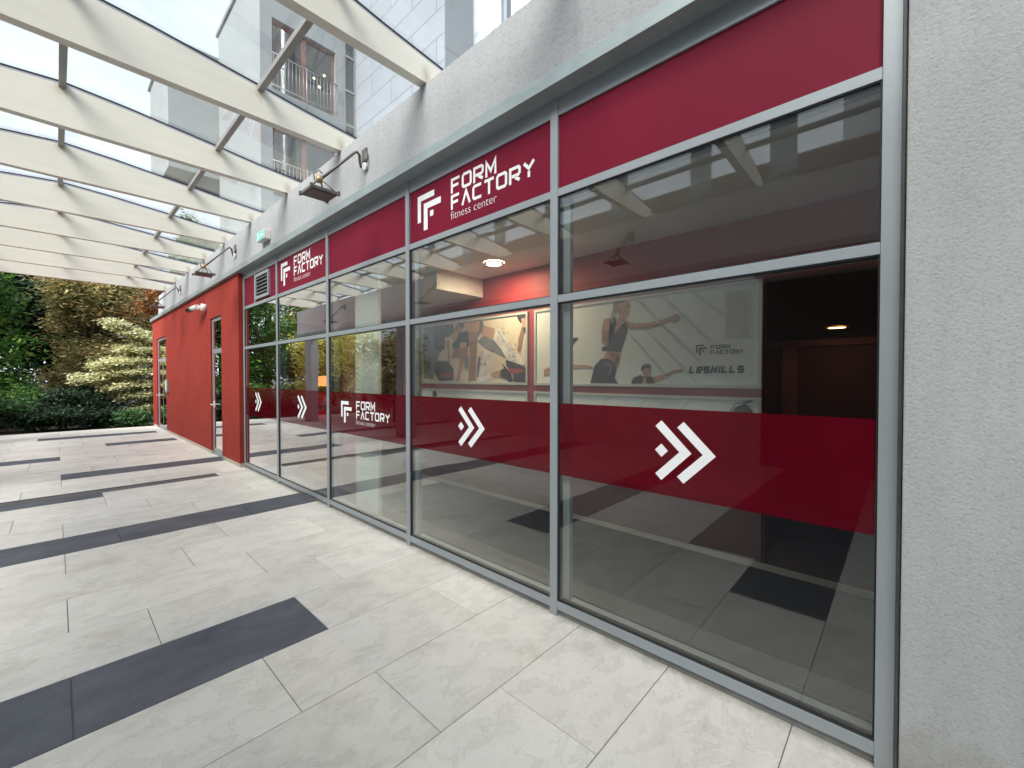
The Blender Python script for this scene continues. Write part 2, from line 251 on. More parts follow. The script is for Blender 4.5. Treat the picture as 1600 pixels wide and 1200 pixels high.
# ------------------------------------------------------------------ mesh helpers
class MB:
    """collects faces in the survey frame; build() links them as one mesh object"""
    def __init__(s): s.v, s.f, s.m, s.sm = [], [], [], []
    def poly(s, pts, m=0, smooth=False):
        i = len(s.v); s.v += [tuple(p) for p in pts]; s.f.append(tuple(range(i, i + len(pts)))); s.m.append(m); s.sm.append(smooth)
    def box(s, x0, x1, y0, y1, z0, z1, m=0):
        i = len(s.v); s.v += [(x, y, z) for z in (z0, z1) for y in (y0, y1) for x in (x0, x1)]
        for q in ((0, 2, 3, 1), (4, 5, 7, 6), (0, 1, 5, 4), (2, 6, 7, 3), (0, 4, 6, 2), (1, 3, 7, 5)):
            s.f.append(tuple(i + k for k in q)); s.m.append(m); s.sm.append(False)
    def prism_y(s, pts, y0, y1, m=0):
        """outline in X,Z pushed from y0 to y1"""
        n = len(pts); a = sum(pts[k][0] * pts[(k + 1) % n][1] - pts[(k + 1) % n][0] * pts[k][1] for k in range(n))
        if a < 0: pts = pts[::-1]
        s.poly([(x, y0, z) for x, z in pts], m); s.poly([(x, y1, z) for x, z in pts[::-1]], m)
        for k in range(n):
            (xa, za), (xb, zb) = pts[k], pts[(k + 1) % n]
            s.poly([(xb, y0, zb), (xa, y0, za), (xa, y1, za), (xb, y1, zb)], m)
    def prism_x(s, pts, x0, x1, m=0):
        """outline in Y,Z pushed from x0 to x1"""
        n = len(pts); a = sum(pts[k][0] * pts[(k + 1) % n][1] - pts[(k + 1) % n][0] * pts[k][1] for k in range(n))
        if a < 0: pts = pts[::-1]
        s.poly([(x1, y, z) for y, z in pts], m); s.poly([(x0, y, z) for y, z in pts[::-1]], m)
        for k in range(n):
            (ya, za), (yb, zb) = pts[k], pts[(k + 1) % n]
            s.poly([(x1, yb, zb), (x1, ya, za), (x0, ya, za), (x0, yb, zb)], m)
    def tube(s, pts, r, n=10, m=0, cap=True):
        pts = [Vector(p) for p in pts]; rs = r if isinstance(r, (list, tuple)) else [r] * len(pts); base = len(s.v)
        ref = None
        for k, p in enumerate(pts):
            d = (pts[min(k + 1, len(pts) - 1)] - pts[max(k - 1, 0)]).normalized()
            if ref is None: ref = Vector((0, 0, 1)) if abs(d.z) < .9 else Vector((1, 0, 0))
            a = d.cross(ref).normalized(); b = d.cross(a).normalized(); ref = -b if ref.dot(b) < 0 else b
            b = ref; a = d.cross(b).normalized()
            for j in range(n):
                t = 2 * math.pi * j / n; q = p + (a * math.cos(t) + b * math.sin(t)) * rs[k]; s.v.append(tuple(q))
        for k in range(len(pts) - 1):
            for j in range(n):
                j2 = (j + 1) % n; s.f.append((base + k * n + j, base + k * n + j2, base + (k + 1) * n + j2, base + (k + 1) * n + j)); s.m.append(m); s.sm.append(True)
        if cap:
            s.f.append(tuple(base + j for j in range(n))); s.m.append(m); s.sm.append(False)
            s.f.append(tuple(base + (len(pts) - 1) * n + j for j in range(n))); s.m.append(m); s.sm.append(False)
    def disc(s, c, r, n=20, m=0):
        s.poly([(c[0] + r * math.cos(2 * math.pi * k / n), c[1] + r * math.sin(2 * math.pi * k / n), c[2]) for k in range(n)], m)
    def build(s, name, mats, parent=None, base=(0, 0, 0), bevel=0.0, closed=True):
        me = bpy.data.meshes.new(name); bx, by, bz = base
        me.from_pydata([(-(x - bx), y - by, z - bz) for x, y, z in s.v], [], [f[::-1] for f in s.f])
        if not isinstance(mats, (list, tuple)): mats = [mats]
        for k in mats: me.materials.append(k)
        me.polygons.foreach_set('material_index', s.m); me.polygons.foreach_set('use_smooth', s.sm); me.update()
        if closed:
            b = bmesh.new(); b.from_mesh(me); bmesh.ops.recalc_face_normals(b, faces=b.faces); b.to_mesh(me); b.free()
        o = bpy.data.objects.new(name, me); COL.objects.link(o)
        if parent is not None: o.parent = parent
        else: o.location = (-bx, by, bz)
        if bevel:
            q = o.modifiers.new('edge', 'BEVEL'); q.width = bevel; q.segments = 2; q.limit_method = 'ANGLE'; q.harden_normals = False
        return o
def tag(o, label=None, cat=None, group=None, kind=None):
    if label: o['label'] = label
    if cat: o['category'] = cat
    if group: o['group'] = group
    if kind: o['kind'] = kind
    return o
def thing(name, base, label, cat, group=None):
    o = bpy.data.objects.new(name, None); COL.objects.link(o); o.location = (-base[0], base[1], base[2]); o.empty_display_size = .2
    return tag(o, label, cat, group)
def part(name, mats, parent, base, fn, bevel=0.0, closed=True):
    m = MB(); fn(m); return m.build(name, mats, parent, base, bevel, closed)
def copy_tree(o, parent=None):
    c = o.copy(); COL.objects.link(c)
    if parent is not None: c.parent = parent
    for ch in [q for q in bpy.data.objects if q.parent == o]: copy_tree(ch, c)
    return c
# ------------------------------------------------------------------ ground, paving
P0 = .216; PITCH = .5777
def struct(name, mb, mats): return tag(mb.build(name, mats, closed=False), kind='structure')
g = MB(); g.poly([(-150, -150, -.06), (250, -150, -.06), (250, 150, -.06), (-150, 150, -.06)]); struct('ground', g, M['soil'])
g = MB(); g.box(-6, 18.36, -12, .16, -.055, -.006); struct('paving_bed', g, M['grout'])
offs = {2: .72, 3: 1.1, 4: .352, 5: 1.1, 6: .723, 7: 1.1, 8: .352, 9: 1.1, 10: .72, 11: 1.105, 12: .35, 13: .72}
darks = {1: (-9, -1.1), 2: (-9, -1.85), 5: (-9, -1.1), 10: (-9, .03), 14: (-9, -1.9), 17: (-2.23, .0), 21: (-9, -2.236), 24: (-1.478, -.15), 28: (-2.6, -.25)}
pal, sla = MB(), MB(); tp, tsl = [], []
def slab(mb, tl, x0, x1, y0, y1):
    if y1 - y0 < .02: return
    gap = .0021; z0, z1, c = -.03, 0.0, .0022
    xa, xb, ya, yb = x0 + gap, x1 - gap, y0 + gap, y1 - gap; i = len(mb.v)
    mb.v += [(xa, ya, z0), (xb, ya, z0), (xb, yb, z0), (xa, yb, z0), (xa, ya, z1 - c), (xb, ya, z1 - c), (xb, yb, z1 - c), (xa, yb, z1 - c),
             (xa + c, ya + c, z1), (xb - c, ya + c, z1), (xb - c, yb - c, z1), (xa + c, yb - c, z1)]
    for q in ((0, 1, 5, 4), (1, 2, 6, 5), (2, 3, 7, 6), (3, 0, 4, 7), (4, 5, 9, 8), (5, 6, 10, 9), (6, 7, 11, 10), (7, 4, 8, 11), (8, 9, 10, 11)):
        mb.f.append(tuple(i + k for k in q)); mb.m.append(0); mb.sm.append(False)
    t = (random.random(), random.random(), random.random(), 1); tl.extend([t] * 9)
DR = (-5.0, -.47)          # drain grate, Y range, upper half of row 14
for k in range(-9, 32):
    x0 = -P0 + PITCH * k; x1 = x0 + PITCH; of = offs.get(k, random.choice((.72, 1.1, .352)))
    cuts = [.036] + [-of - 1.1285 * j for j in range(-1, 9) if -of - 1.1285 * j < .03] ; cuts = sorted(set(cuts), reverse=True)
    d = darks.get(k)
    for a, b in zip(cuts[1:], cuts[:-1]):
        lo, hi = a, b
        if k == 14:
            xm = 8.165
            if d and hi <= d[1] + .12: slab(sla, tsl, x0, xm, lo, hi)
            else: slab(pal, tp, x0, xm, lo, hi)
            for yy0, yy1 in ((lo, hi),):
                if yy1 > DR[1] + .002: slab(pal, tp, xm, x1, max(yy0, DR[1]), yy1)
                if yy0 < DR[0]: slab(pal, tp, xm, x1, yy0, min(yy1, DR[0]))
            continue
        if d is None: slab(pal, tp, x0, x1, lo, hi); continue
        s0, s1 = max(lo, d[0]), min(hi, d[1])
        if s1 <= s0: slab(pal, tp, x0, x1, lo, hi); continue
        slab(sla, tsl, x0, x1, s0, s1)
        if hi > s1 + .02: slab(pal, tp, x0, x1, s1, hi)
        if lo < s0 - .02: slab(pal, tp, x0, x1, lo, s0)
def slabattr(o, tl):
    a = o.data.color_attributes.new('slab', 'FLOAT_COLOR', 'CORNER'); n = len(o.data.loops)
    arr = np.repeat(np.array(tl, dtype=np.float32), 4, axis=0); a.data.foreach_set('color', arr.ravel()[:n * 4])
o = struct('paving', pal, M['slab']); slabattr(o, tp)
o = struct('slate_paving', sla, M['slate']); slabattr(o, tsl)
dg = MB(); dg.box(8.167, 8.20, DR[0], DR[1], -.03, 0); dg.box(8.415, 8.45, DR[0], DR[1], -.03, 0)
for k in range(int((DR[1] - DR[0]) / .03)): dg.box(8.20, 8.415, DR[0] + .03 * k, DR[0] + .03 * k + .012, -.03, -.002)
o = dg.build('drain_grate', M['grate']); tag(o, 'long dark slotted drain grate set in the pale paving in front of the red wall', 'drain')

# ------------------------------------------------------------------ lettering
def strip(mb, pts, w, y, m=0, closed=False, fx=None):
    """mitred stroke of width w along a polyline in X,Z (X to the right on the facade = -survey X)"""
    P = [Vector(p) for p in pts]; n = len(P); Lf, Rt = [], []
    for k in range(n):
        if closed: a, b = (P[k] - P[k - 1]).normalized(), (P[(k + 1) % n] - P[k]).normalized()
        else:
            a = (P[k] - P[k - 1]).normalized() if k else None; b = (P[k + 1] - P[k]).normalized() if k < n - 1 else None
            a = a or b; b = b or a
        na, nb = Vector((-a.y, a.x)), Vector((-b.y, b.x)); mt = (na + nb).normalized(); q = w / 2 / max(.42, mt.dot(na))
        Lf.append(P[k] + mt * q); Rt.append(P[k] - mt * q)
    for k in range(n if closed else n - 1):
        j = (k + 1) % n; mb.poly([fx(*Lf[k], y), fx(*Rt[k], y), fx(*Rt[j], y), fx(*Lf[j], y)], m)
GLY = {'F': ([[(1, 1), (0, 1), (0, 0)], ['b', (0, .47), (.86, .47)]]), 'O': [['c', (0, .13), (0, .87), (.13, 1), (.87, 1), (1, .87), (1, .13), (.87, 0), (.13, 0)]],
       'R': [[(0, 0), (0, 1), (.86, 1), (1, .87), (1, .55), (.86, .42), (.16, .42)], ['b2', (.5, .42), (1, 0)]], 'M': [[(0, 0), (0, 1), (.5, .25), (1, 1), (1, 0)]],
       'A': [[(0, 0), (.5, 1), (1, 0)]], 'C': [[(1, 1), (.13, 1), (0, .87), (0, .13), (.13, 0), (1, 0)]], 'T': [[(-.06, 1), (1.06, 1)], ['d', (.5, 1), (.5, 0)]],
       'Y': [[(0, 1), (.5, .52), (1, 1)], ['d', (.5, .46), (.5, 0)]], 'L': [[(0, 1), (0, 0), (1, 0)]], 'E': [[(.15, .5), (1, .5), (1, 1), (0, 1), (0, 0), (1, 0)]],
       'S': [[(1, 1), (0, 1), (0, .5), (1, .5), (1, 0), (0, 0)]], 'I': [[(.5, 1), (.5, 0)]]}
def word(mb, txt, x, z, h, adv, w, st, y, m=0, shear=0.0):
    """stroke word with its left foot at survey X = x (letters run towards smaller X)"""
    fx = lambda u, v, yy: (x - u - shear * v, yy, z + v)
    cx = 0.0
    for i, ch in enumerate(txt):
        ww = w * (.35 if ch == 'I' else 1); off = cx; cx += adv - (w - ww)
        for seg in GLY[ch]:
            k = seg[0] if isinstance(seg[0], str) else ''; pp = seg[1:] if k else seg
            q = [(off + st / 2 + a * (ww - st), st / 2 + b * (h - st)) for a, b in pp]
            if k == 'b': q[0] = (q[0][0] + st / 2, q[0][1])
            if k == 'b2': q[0] = (q[0][0], q[0][1] - st / 2)
            if k == 'd': q[0] = (q[0][0], q[0][1] - st / 2); q[-1] = (q[-1][0], q[-1][1] - st / 2)
            if k == '' and ch in 'FRMALTIC' and ch not in 'T':
                if ch in 'FR': 
                    e = -1 if ch == 'F' else 0; q[e] = (q[e][0], q[e][1] - st / 2)
                if ch in 'MA': q[0] = (q[0][0], q[0][1] - st / 2); q[-1] = (q[-1][0], q[-1][1] - st / 2)
                if ch in 'LI': q[0] = (q[0][0], q[0][1] + st / 2)
                if ch == 'I': q[-1] = (q[-1][0], q[-1][1] - st / 2)
            strip(mb, q, st, y, m, k == 'c', fx)
def ffmark(mb, x, z, k, y, m=0):
    """double-F mark, top left corner at survey X = x, height z"""
    P = lambda u, v: (x - u * k, y, z - v * k)
    mb.poly([P(0, 0), P(0, .242), P(.05, .242), P(.05, .052), (P(.25, .052)), P(.25, 0)], m)
    mb.poly([P(.093, .086), P(.093, .327), P(.151, .327), P(.151, .140), P(.343, .140), P(.343, .086)], m)
    mb.poly([P(.188, .172), P(.188, .222), P(.237, .222), P(.237, .172)], m)
def chevrons(mb, tip, z, y, m=0):
    for sh in (0, -.122):
        o = [(-.163, .166), (-.198, .133), (-.064, 0), (-.198, -.133), (-.163, -.166), (0, 0)]
        mb.poly([(tip - (u + sh), y, z + v) for u, v in o[:3] + o[5:]], m); mb.poly([(tip - (u + sh), y, z + v) for u, v in o[2:]], m)
    c = -.285; r = .037; mb.poly([(tip - (c + a), y, z + b) for a, b in ((0, r), (-r, 0), (0, -r), (r, 0))], m)
def thin_text(mb, body, x, z, h, width, y, m=0, thin=-.017):
    cu = bpy.data.curves.new('lettering', 'FONT'); cu.body = body; cu.size = 1; cu.resolution_u = 3; cu.offset = thin
    to = bpy.data.objects.new('lettering', cu); COL.objects.link(to); dg_ = bpy.context.evaluated_depsgraph_get()
    me = bpy.data.meshes.new_from_object(to.evaluated_get(dg_)); xs = [v.co.x for v in me.vertices]; ys = [v.co.y for v in me.vertices]
    sx = width / (max(xs) - min(xs)); sz = h / max(ys)
    for p in me.polygons: mb.poly([(x - (me.vertices[i].co.x - min(xs)) * sx, y, z + me.vertices[i].co.y * sz) for i in p.vertices], m)
    bpy.data.objects.remove(to); bpy.data.curves.remove(cu); bpy.data.meshes.remove(me)
def brand(mb, x, z, k, y):
    """mark, two stacked words and the thin line; x, z = top left of the mark"""
    t = x - .482 * k
    word(mb, 'FORM', t, z - .110 * k, .124 * k, .140 * k, .122 * k, .0235 * k, y); word(mb, 'FACTORY', t, z - .245 * k, .120 * k, .1345 * k, .116 * k, .0235 * k, y)
    thin_text(mb, 'fitness center', t + .002, z - .327 * k, .066 * k, .545 * k, y)

# ------------------------------------------------------------------ the shop
SH = thing('fitness_shop', (4, 0, 0), 'single-storey fitness shop with a glazed front of five bays and a red rendered end', 'shop'); SB = (4, 0, 0)
FT = 4.10                                              # top of the grey fascia
def f(m): m.box(-4, 16.8, -.10, .30, 3.535, FT); m.box(16.8, 18.43, .1, .3, 3.535, 3.9)
part('fascia', M['render'], SH, SB, f)
def f(m):
    js = [-4, .46, 4.257, 8.06, 12.0, 16.0, 18.47]
    for a, b in zip(js[:-1], js[1:]): m.box(a + .002, b - .002, -.118, .05, 3.447, 3.537)
    m.box(16.82, 18.47, -.1, .3, 3.538, 3.56)
part('flashing', M['flash'], SH, SB, f, .002)
def f(m): m.box(-4, 8.73, -.085, .30, 3.466, 3.53); m.box(-4, 8.60, -.02, -.012, 3.458, 3.466)
part('soffit', M['soffit'], SH, SB, f)
def f(m):
    m.box(-4, 0.0, -.05, .45, .075, 3.44); m.box(-4, -.004, -.04, .45, 0, .073, 1)
    m.box(0.002, .018, .012, .14, 0, 3.46, 2)
part('pier', [M['pier'], M['plinth'], M['kick']], SH, SB, f, .004)
def f(m):
    # red wall with two door openings
    y0, y1 = -.06, .30
    for a, b in ((8.64, 9.80), (10.65, 15.94), (17.60, 18.43)): m.box(a, b, y0, y1, .072, 3.445)
    for a, b in ((9.80, 10.65), (15.94, 17.60)): m.box(a, b, y0, y1, 2.83, 3.445)
part('red_wall', M['red'], SH, SB, f)
def f(m):
    for a, b in ((8.64, 9.80), (10.65, 15.94), (17.60, 18.43)): m.box(a, b, -.056, .29, 0, .070)
part('plinth', M['plinth'], SH, SB, f)
def f(m): m.box(-4, 18.43, .30, 8.5, 3.5, 3.9)
part('roof', M['render'], SH, SB, f)
def f(m):
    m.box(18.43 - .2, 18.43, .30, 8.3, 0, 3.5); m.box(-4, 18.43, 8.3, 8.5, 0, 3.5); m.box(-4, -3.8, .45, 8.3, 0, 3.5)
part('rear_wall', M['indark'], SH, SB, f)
SX = [.074, 1.75, 3.479, 5.219, 6.961, 8.605]; MW = .059
for i in range(5):
    x0, x1 = SX[i], SX[i + 1] - MW; last = i == 4
    def f(m):
        m.box(x0 - MW, x0, 0, .13, 0, 3.465)
        if last: m.box(x1, x1 + MW, 0, .13, 0, 3.465)
        for a, b in ((2.099, 2.147), (2.799, 2.849)): m.box(x0, x1, .004, .11, a, b)
        m.box(x0, x1, .002, .12, .046, .101); m.box(x0, x1, .007, .11, 3.331, 3.465)
        m.box(x0, x1, .024, .10, 0, .046, 1)
        for za, zb in ((.101, 2.099), (2.147, 2.799)):
            e = .007
            m.box(x0, x0 + e, .009, .06, za, zb, 2); m.box(x1 - e, x1, .009, .06, za, zb, 2)
            m.box(x0 + e, x1 - e, .009, .06, za, za + e, 2); m.box(x0 + e, x1 - e, .009, .06, zb - e, zb, 2)
            m.box(x1 - .06, x1 - e, .060, .10, za, zb)
        if last: m.box(7.955, 7.987, .004, .06, 2.849, 3.331)
    w = part('shop_window', [M['alu'], M['kick'], M['gasket']], SH, SB, f, .0015)
    tag(w, ['nearest bay with a plain red panel above and chevrons on the film', 'bay with the large white sign lettering above and chevrons below', 'bay with a plain red panel above and lettering on the film band',
            'bay with the smaller white sign lettering above and chevrons below', 'farthest bay with the black vent grille in its red panel'][i])
    def f(m): m.box(x0 + .006, x1 - .006, .018, .028, .106, 2.094)
    part('pane', M['glass'], w, SB, f)
    def f(m): m.box(x0 + .006, x1 - .006, .018, .028, 2.152, 2.794)
    part('pane', M['glass'], w, SB, f)
    def f(m): m.box(x0 + .008, x1 - .008, .0172, .0178, .950, 1.430)
    part('film_band', M['film'], w, SB, f)
    def f(m):
        if last:
            m.box(7.987, x1, .020, .05, 2.849, 3.331); m.box(x0, 7.955, .020, .05, 2.849, 3.331)
        else: m.box(x0, x1, .020, .05, 2.849, 3.331)
    part('sign_panel', M['sign'], w, SB, f)
    if i != 2:
        def f(m): chevrons(m, {0: .698, 1: 2.406, 3: 5.869, 4: 7.703}[i], 1.197, .0165)
        part('chevron_emblem', M['white'], w, SB, f, closed=False)
    if i == 2:
        def f(m): brand(m, 4.863, 1.327, .762, .0165)
        part('sign_lettering', M['white'], w, SB, f, closed=False)
        def f(m): ffmark(m, 4.863, 1.327, .762, .0165)
        part('brand_mark', M['white'], w, SB, f, closed=False)
    if i == 1:
        def f(m): brand(m, 3.301, 3.260, 1.0, .0185)
        part('sign_lettering', M['white'], w, SB, f, closed=False)
        def f(m): ffmark(m, 3.301, 3.260, 1.0, .0185)
        part('brand_mark', M['white'], w, SB, f, closed=False)
    if i == 3:
        def f(m): brand(m, 6.785, 3.280, 1.03, .0185)
        part('sign_lettering', M['white'], w, SB, f, closed=False)
        def f(m): ffmark(m, 6.785, 3.280, 1.03, .0185)
        part('brand_mark', M['white'], w, SB, f, closed=False)
    if last:
        def f(m):
            for a, b, c, d in ((7.245, 7.90, 2.890, 2.935), (7.245, 7.90, 3.25, 3.295), (7.245, 7.29, 2.935, 3.25), (7.855, 7.90, 2.935, 3.25)): m.box(a, b, -.012, .02, c, d)
            m.box(7.29, 7.855, .012, .019, 2.935, 3.25, 1)
            for k in range(5): m.poly([(7.29, -.008, 2.974 + k * .058), (7.855, -.008, 2.974 + k * .058), (7.855, .006, 2.991 + k * .058), (7.29, .006, 2.991 + k * .058)])
        part('vent_grille', [M['alu'], M['louvre']], w, SB, f, closed=False)
# doors
for x0, x1, rp_, lab in ((9.80, 10.65, -.03, 'glazed door near the glass front'), (15.94, 17.60, -.03, 'glazed door at the far end of the red wall')):
    def f(m):
        e = .045; ya, yb = rp_, rp_ + .08
        m.box(x0, x0 + e, ya, yb, 0, 2.83); m.box(x1 - e, x1, ya, yb, 0, 2.83); m.box(x0 + e, x1 - e, ya, yb, 2.76, 2.83); m.box(x0 + e, x1 - e, ya, yb, 2.10, 2.19)
        m.box(x0 + e, x1 - e, ya + .012, yb - .012, .02, .14); m.box(x0 + e, x1 - e, ya, yb, 0, .02)
        m.box(x0 + e, x0 + e + .045, ya + .012, yb - .012, .14, 2.10); m.box(x1 - e - .045, x1 - e, ya + .012, yb - .012, .14, 2.10)
        if x1 - x0 > 1.2: m.box((x0 + x1) / 2 - .05, (x0 + x1) / 2 + .05, ya + .012, yb - .012, .14, 2.10)
    d = part('door', M['alu'], SH, SB, f, .002); d['label'] = lab
    def f(m):
        m.box(x0 + .09, x1 - .09, rp_ + .012, rp_ + .022, .14, 2.10); m.box(x0 + .045, x1 - .045, rp_ + .012, rp_ + .022, 2.19, 2.76)
    part('pane', M['glass'], d, SB, f)
    def f(m):
        xh = x1 - .07; m.tube([(xh, rp_ + .01, 1.04), (xh, rp_ - .05, 1.04), (xh - .13, rp_ - .05, 1.04)], .011, 8); m.box(xh - .02, xh + .02, rp_ + .002, rp_ + .014, .97, 1.11)
    part('handle', M['white'], d, SB, f)
# interior shell
IW = 1.73
def f(m):
    m.box(.86, 6.2, IW, IW + .12, 0, 2.95); m.box(-.5, .86, IW, IW + .12, 2.42, 2.95); m.box(-.62, -.5, .45, 1.85, 0, 2.95)
part('inner_wall', M['inred'], SH, SB, f)
def f(m): m.box(-.5, 6.2, IW - .012, IW, .0005, .05)
part('skirting', M['skirting'], SH, SB, f)
def f(m): m.box(.86, 6.2, IW - .008, IW, .051, .50)
part('wainscot', M['wains'], SH, SB, f)
def f(m): m.box(-.6, 11, .14, IW + .1, 2.95, 3.05); m.box(6.2, 11, IW + .1, 5, 2.95, 3.05)
part('ceiling', M['inwhite'], SH, SB, f)
def f(m): m.box(4.25, 9.0, .95, IW, 2.70, 2.948)
part('bulkhead', M['inwhite'], SH, SB, f)
def f(m):
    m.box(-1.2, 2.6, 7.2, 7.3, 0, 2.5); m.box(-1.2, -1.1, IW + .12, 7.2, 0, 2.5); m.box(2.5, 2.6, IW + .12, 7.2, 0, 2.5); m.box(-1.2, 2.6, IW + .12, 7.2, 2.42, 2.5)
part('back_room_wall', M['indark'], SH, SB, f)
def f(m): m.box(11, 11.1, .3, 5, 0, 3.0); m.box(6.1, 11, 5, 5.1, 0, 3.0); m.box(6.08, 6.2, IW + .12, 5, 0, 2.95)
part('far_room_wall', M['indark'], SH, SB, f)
def f(m):
    m.box(-1.0, 2.4, 7.12, 7.19, 2.18, 2.29); m.box(1.47, 1.70, 7.12, 7.19, 0, 2.18); m.box(-.05, .1, 7.12, 7.19, 0, 2.18)
part('inner_door_frame', M['inpurple'], SH, SB, f)
def f(m): m.box(7.75, 8.42, 1.72, 2.3, 0, 2.95)
part('inner_pillar', M['inpurple'], SH, SB, f)
def f(m): m.box(4.40, 4.945, .235, .275, 0, 2.95)
part('partition_panel', M['panelw'], SH, SB, f, .004)
def f(m):
    for k in range(12): m.box(.02, 8.6, .305 + k * .0145, .305 + k * .0145 + .007, .001, .010)
    m.box(.02, 8.6, .295, .303, .001, .012); m.box(.02, 8.6, .480, .488, .001, .012)
part('floor_convector', M['conv'], SH, SB, f)
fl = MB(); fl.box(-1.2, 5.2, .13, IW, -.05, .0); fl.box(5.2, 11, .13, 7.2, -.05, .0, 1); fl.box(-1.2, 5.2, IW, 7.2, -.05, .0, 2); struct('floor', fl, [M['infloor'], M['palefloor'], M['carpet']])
P1= [('hair', [(2.244, 2.304), (2.241, 2.386), (2.191, 2.413), (2.109, 2.404), (2.048, 2.373), (2.117, 2.364), (2.166, 2.355), (2.194, 2.284), (2.215, 2.259)]), ('skin', [(2.194, 2.298), (2.161, 2.357), (2.109, 2.381), (2.048, 2.363), (2.042, 2.319), (2.054, 2.269), (2.067, 2.226), (2.092, 2.196), (2.133, 2.211), (2.177, 2.252)]), ('skin', [(2.378, 2.118), (2.352, 2.22), (2.283, 2.235), (2.257, 2.139), (2.297, 2.036), (2.257, 2.079), (2.203, 2.18), (2.174, 2.237), (2.128, 2.24), (2.115, 2.194), (2.165, 2.132), (2.219, 2.061), (2.287, 1.952), (2.342, 1.936), (2.377, 1.972)]), ('dark', [(2.278, 2.224), (2.22, 2.234), (2.198, 2.164), (2.257, 2.079), (2.29, 1.952), (2.333, 1.931), (2.373, 1.926), (2.373, 1.884), (2.147, 1.863), (2.107, 1.979), (2.068, 2.094), (2.079, 2.181), (2.141, 2.156), (2.214, 2.061)]), ('skin', [(2.1, 2.182), (2.013, 2.154), (1.859, 2.141), (1.7, 2.163), (1.63, 2.177), (1.575, 2.203), (1.54, 2.175), (1.547, 2.132), (1.588, 2.112), (1.64, 2.13), (1.742, 2.097), (1.889, 2.078), (2.028, 2.088), (2.071, 2.121)]), ('skin', [(2.321, 1.88), (2.147, 1.861), (2.163, 1.774), (2.188, 1.7), (2.255, 1.769), (2.35, 1.802)]), ('dark', [(2.38, 1.803), (2.289, 1.8), (2.204, 1.742), (2.196, 1.685), (2.22, 1.595), (2.178, 1.536), (2.519, 1.533), (2.492, 1.626), (2.465, 1.727)]), ('hairdark', [(1.929, 1.693), (1.902, 1.731), (1.83, 1.733), (1.82, 1.691), (1.881, 1.695), (1.902, 1.664), (1.92, 1.664)]), ('skin', [(1.914, 1.664), (1.887, 1.692), (1.824, 1.691), (1.824, 1.649), (1.849, 1.607), (1.898, 1.617)]), ('dark', [(2.033, 1.548), (2.009, 1.599), (1.929, 1.628), (1.886, 1.595), (1.824, 1.614), (1.782, 1.585), (1.789, 1.543), (2.025, 1.536)]), ('skin', [(1.8, 1.609), (1.696, 1.63), (1.599, 1.671), (1.531, 1.683), (1.502, 1.664), (1.531, 1.646), (1.599, 1.642), (1.696, 1.587), (1.782, 1.553)]), ('skin', [(1.901, 1.602), (1.868, 1.602), (1.865, 1.54), (1.916, 1.539)]), ('hairdark', [(2.791, 2.019), (2.719, 2.048), (2.671, 2.052), (2.705, 2.014), (2.748, 1.976), (2.791, 1.946)]), ('skin', [(2.791, 1.897), (2.755, 1.871), (2.741, 1.818), (2.771, 1.773), (2.79, 1.758)]), ('skin', [(2.79, 1.761), (2.708, 1.743), (2.575, 1.74), (2.474, 1.719), (2.505, 1.701), (2.631, 1.712), (2.727, 1.698), (2.79, 1.708)]), ('skin', [(3.162, 1.697), (3.064, 1.726), (3.032, 1.695), (3.096, 1.636), (3.162, 1.624)]), ('line', [(1.983, 2.384), (1.959, 2.381), (1.508, 1.877), (1.526, 1.875)]), ('line', [(1.744, 2.396), (1.718, 2.393), (1.258, 1.914), (1.276, 1.911)]), ('line', [(1.454, 2.404), (1.431, 2.404), (0.927, 1.932), (0.943, 1.928)]), ('line', [(2.067, 2.043), (2.048, 2.042), (1.598, 1.541), (1.619, 1.541)]), ('line', [(1.889, 2.066), (1.871, 2.065), (1.367, 1.544), (1.386, 1.543)]), ('line', [(1.657, 2.049), (1.64, 2.048), (1.238, 1.615), (1.256, 1.615)]), ('door', [(1.146, 2.343), (0.99, 2.34), (0.987, 1.95), (1.143, 1.942)])]  # last shape is a door-like reflection in the pane, painted onto the print
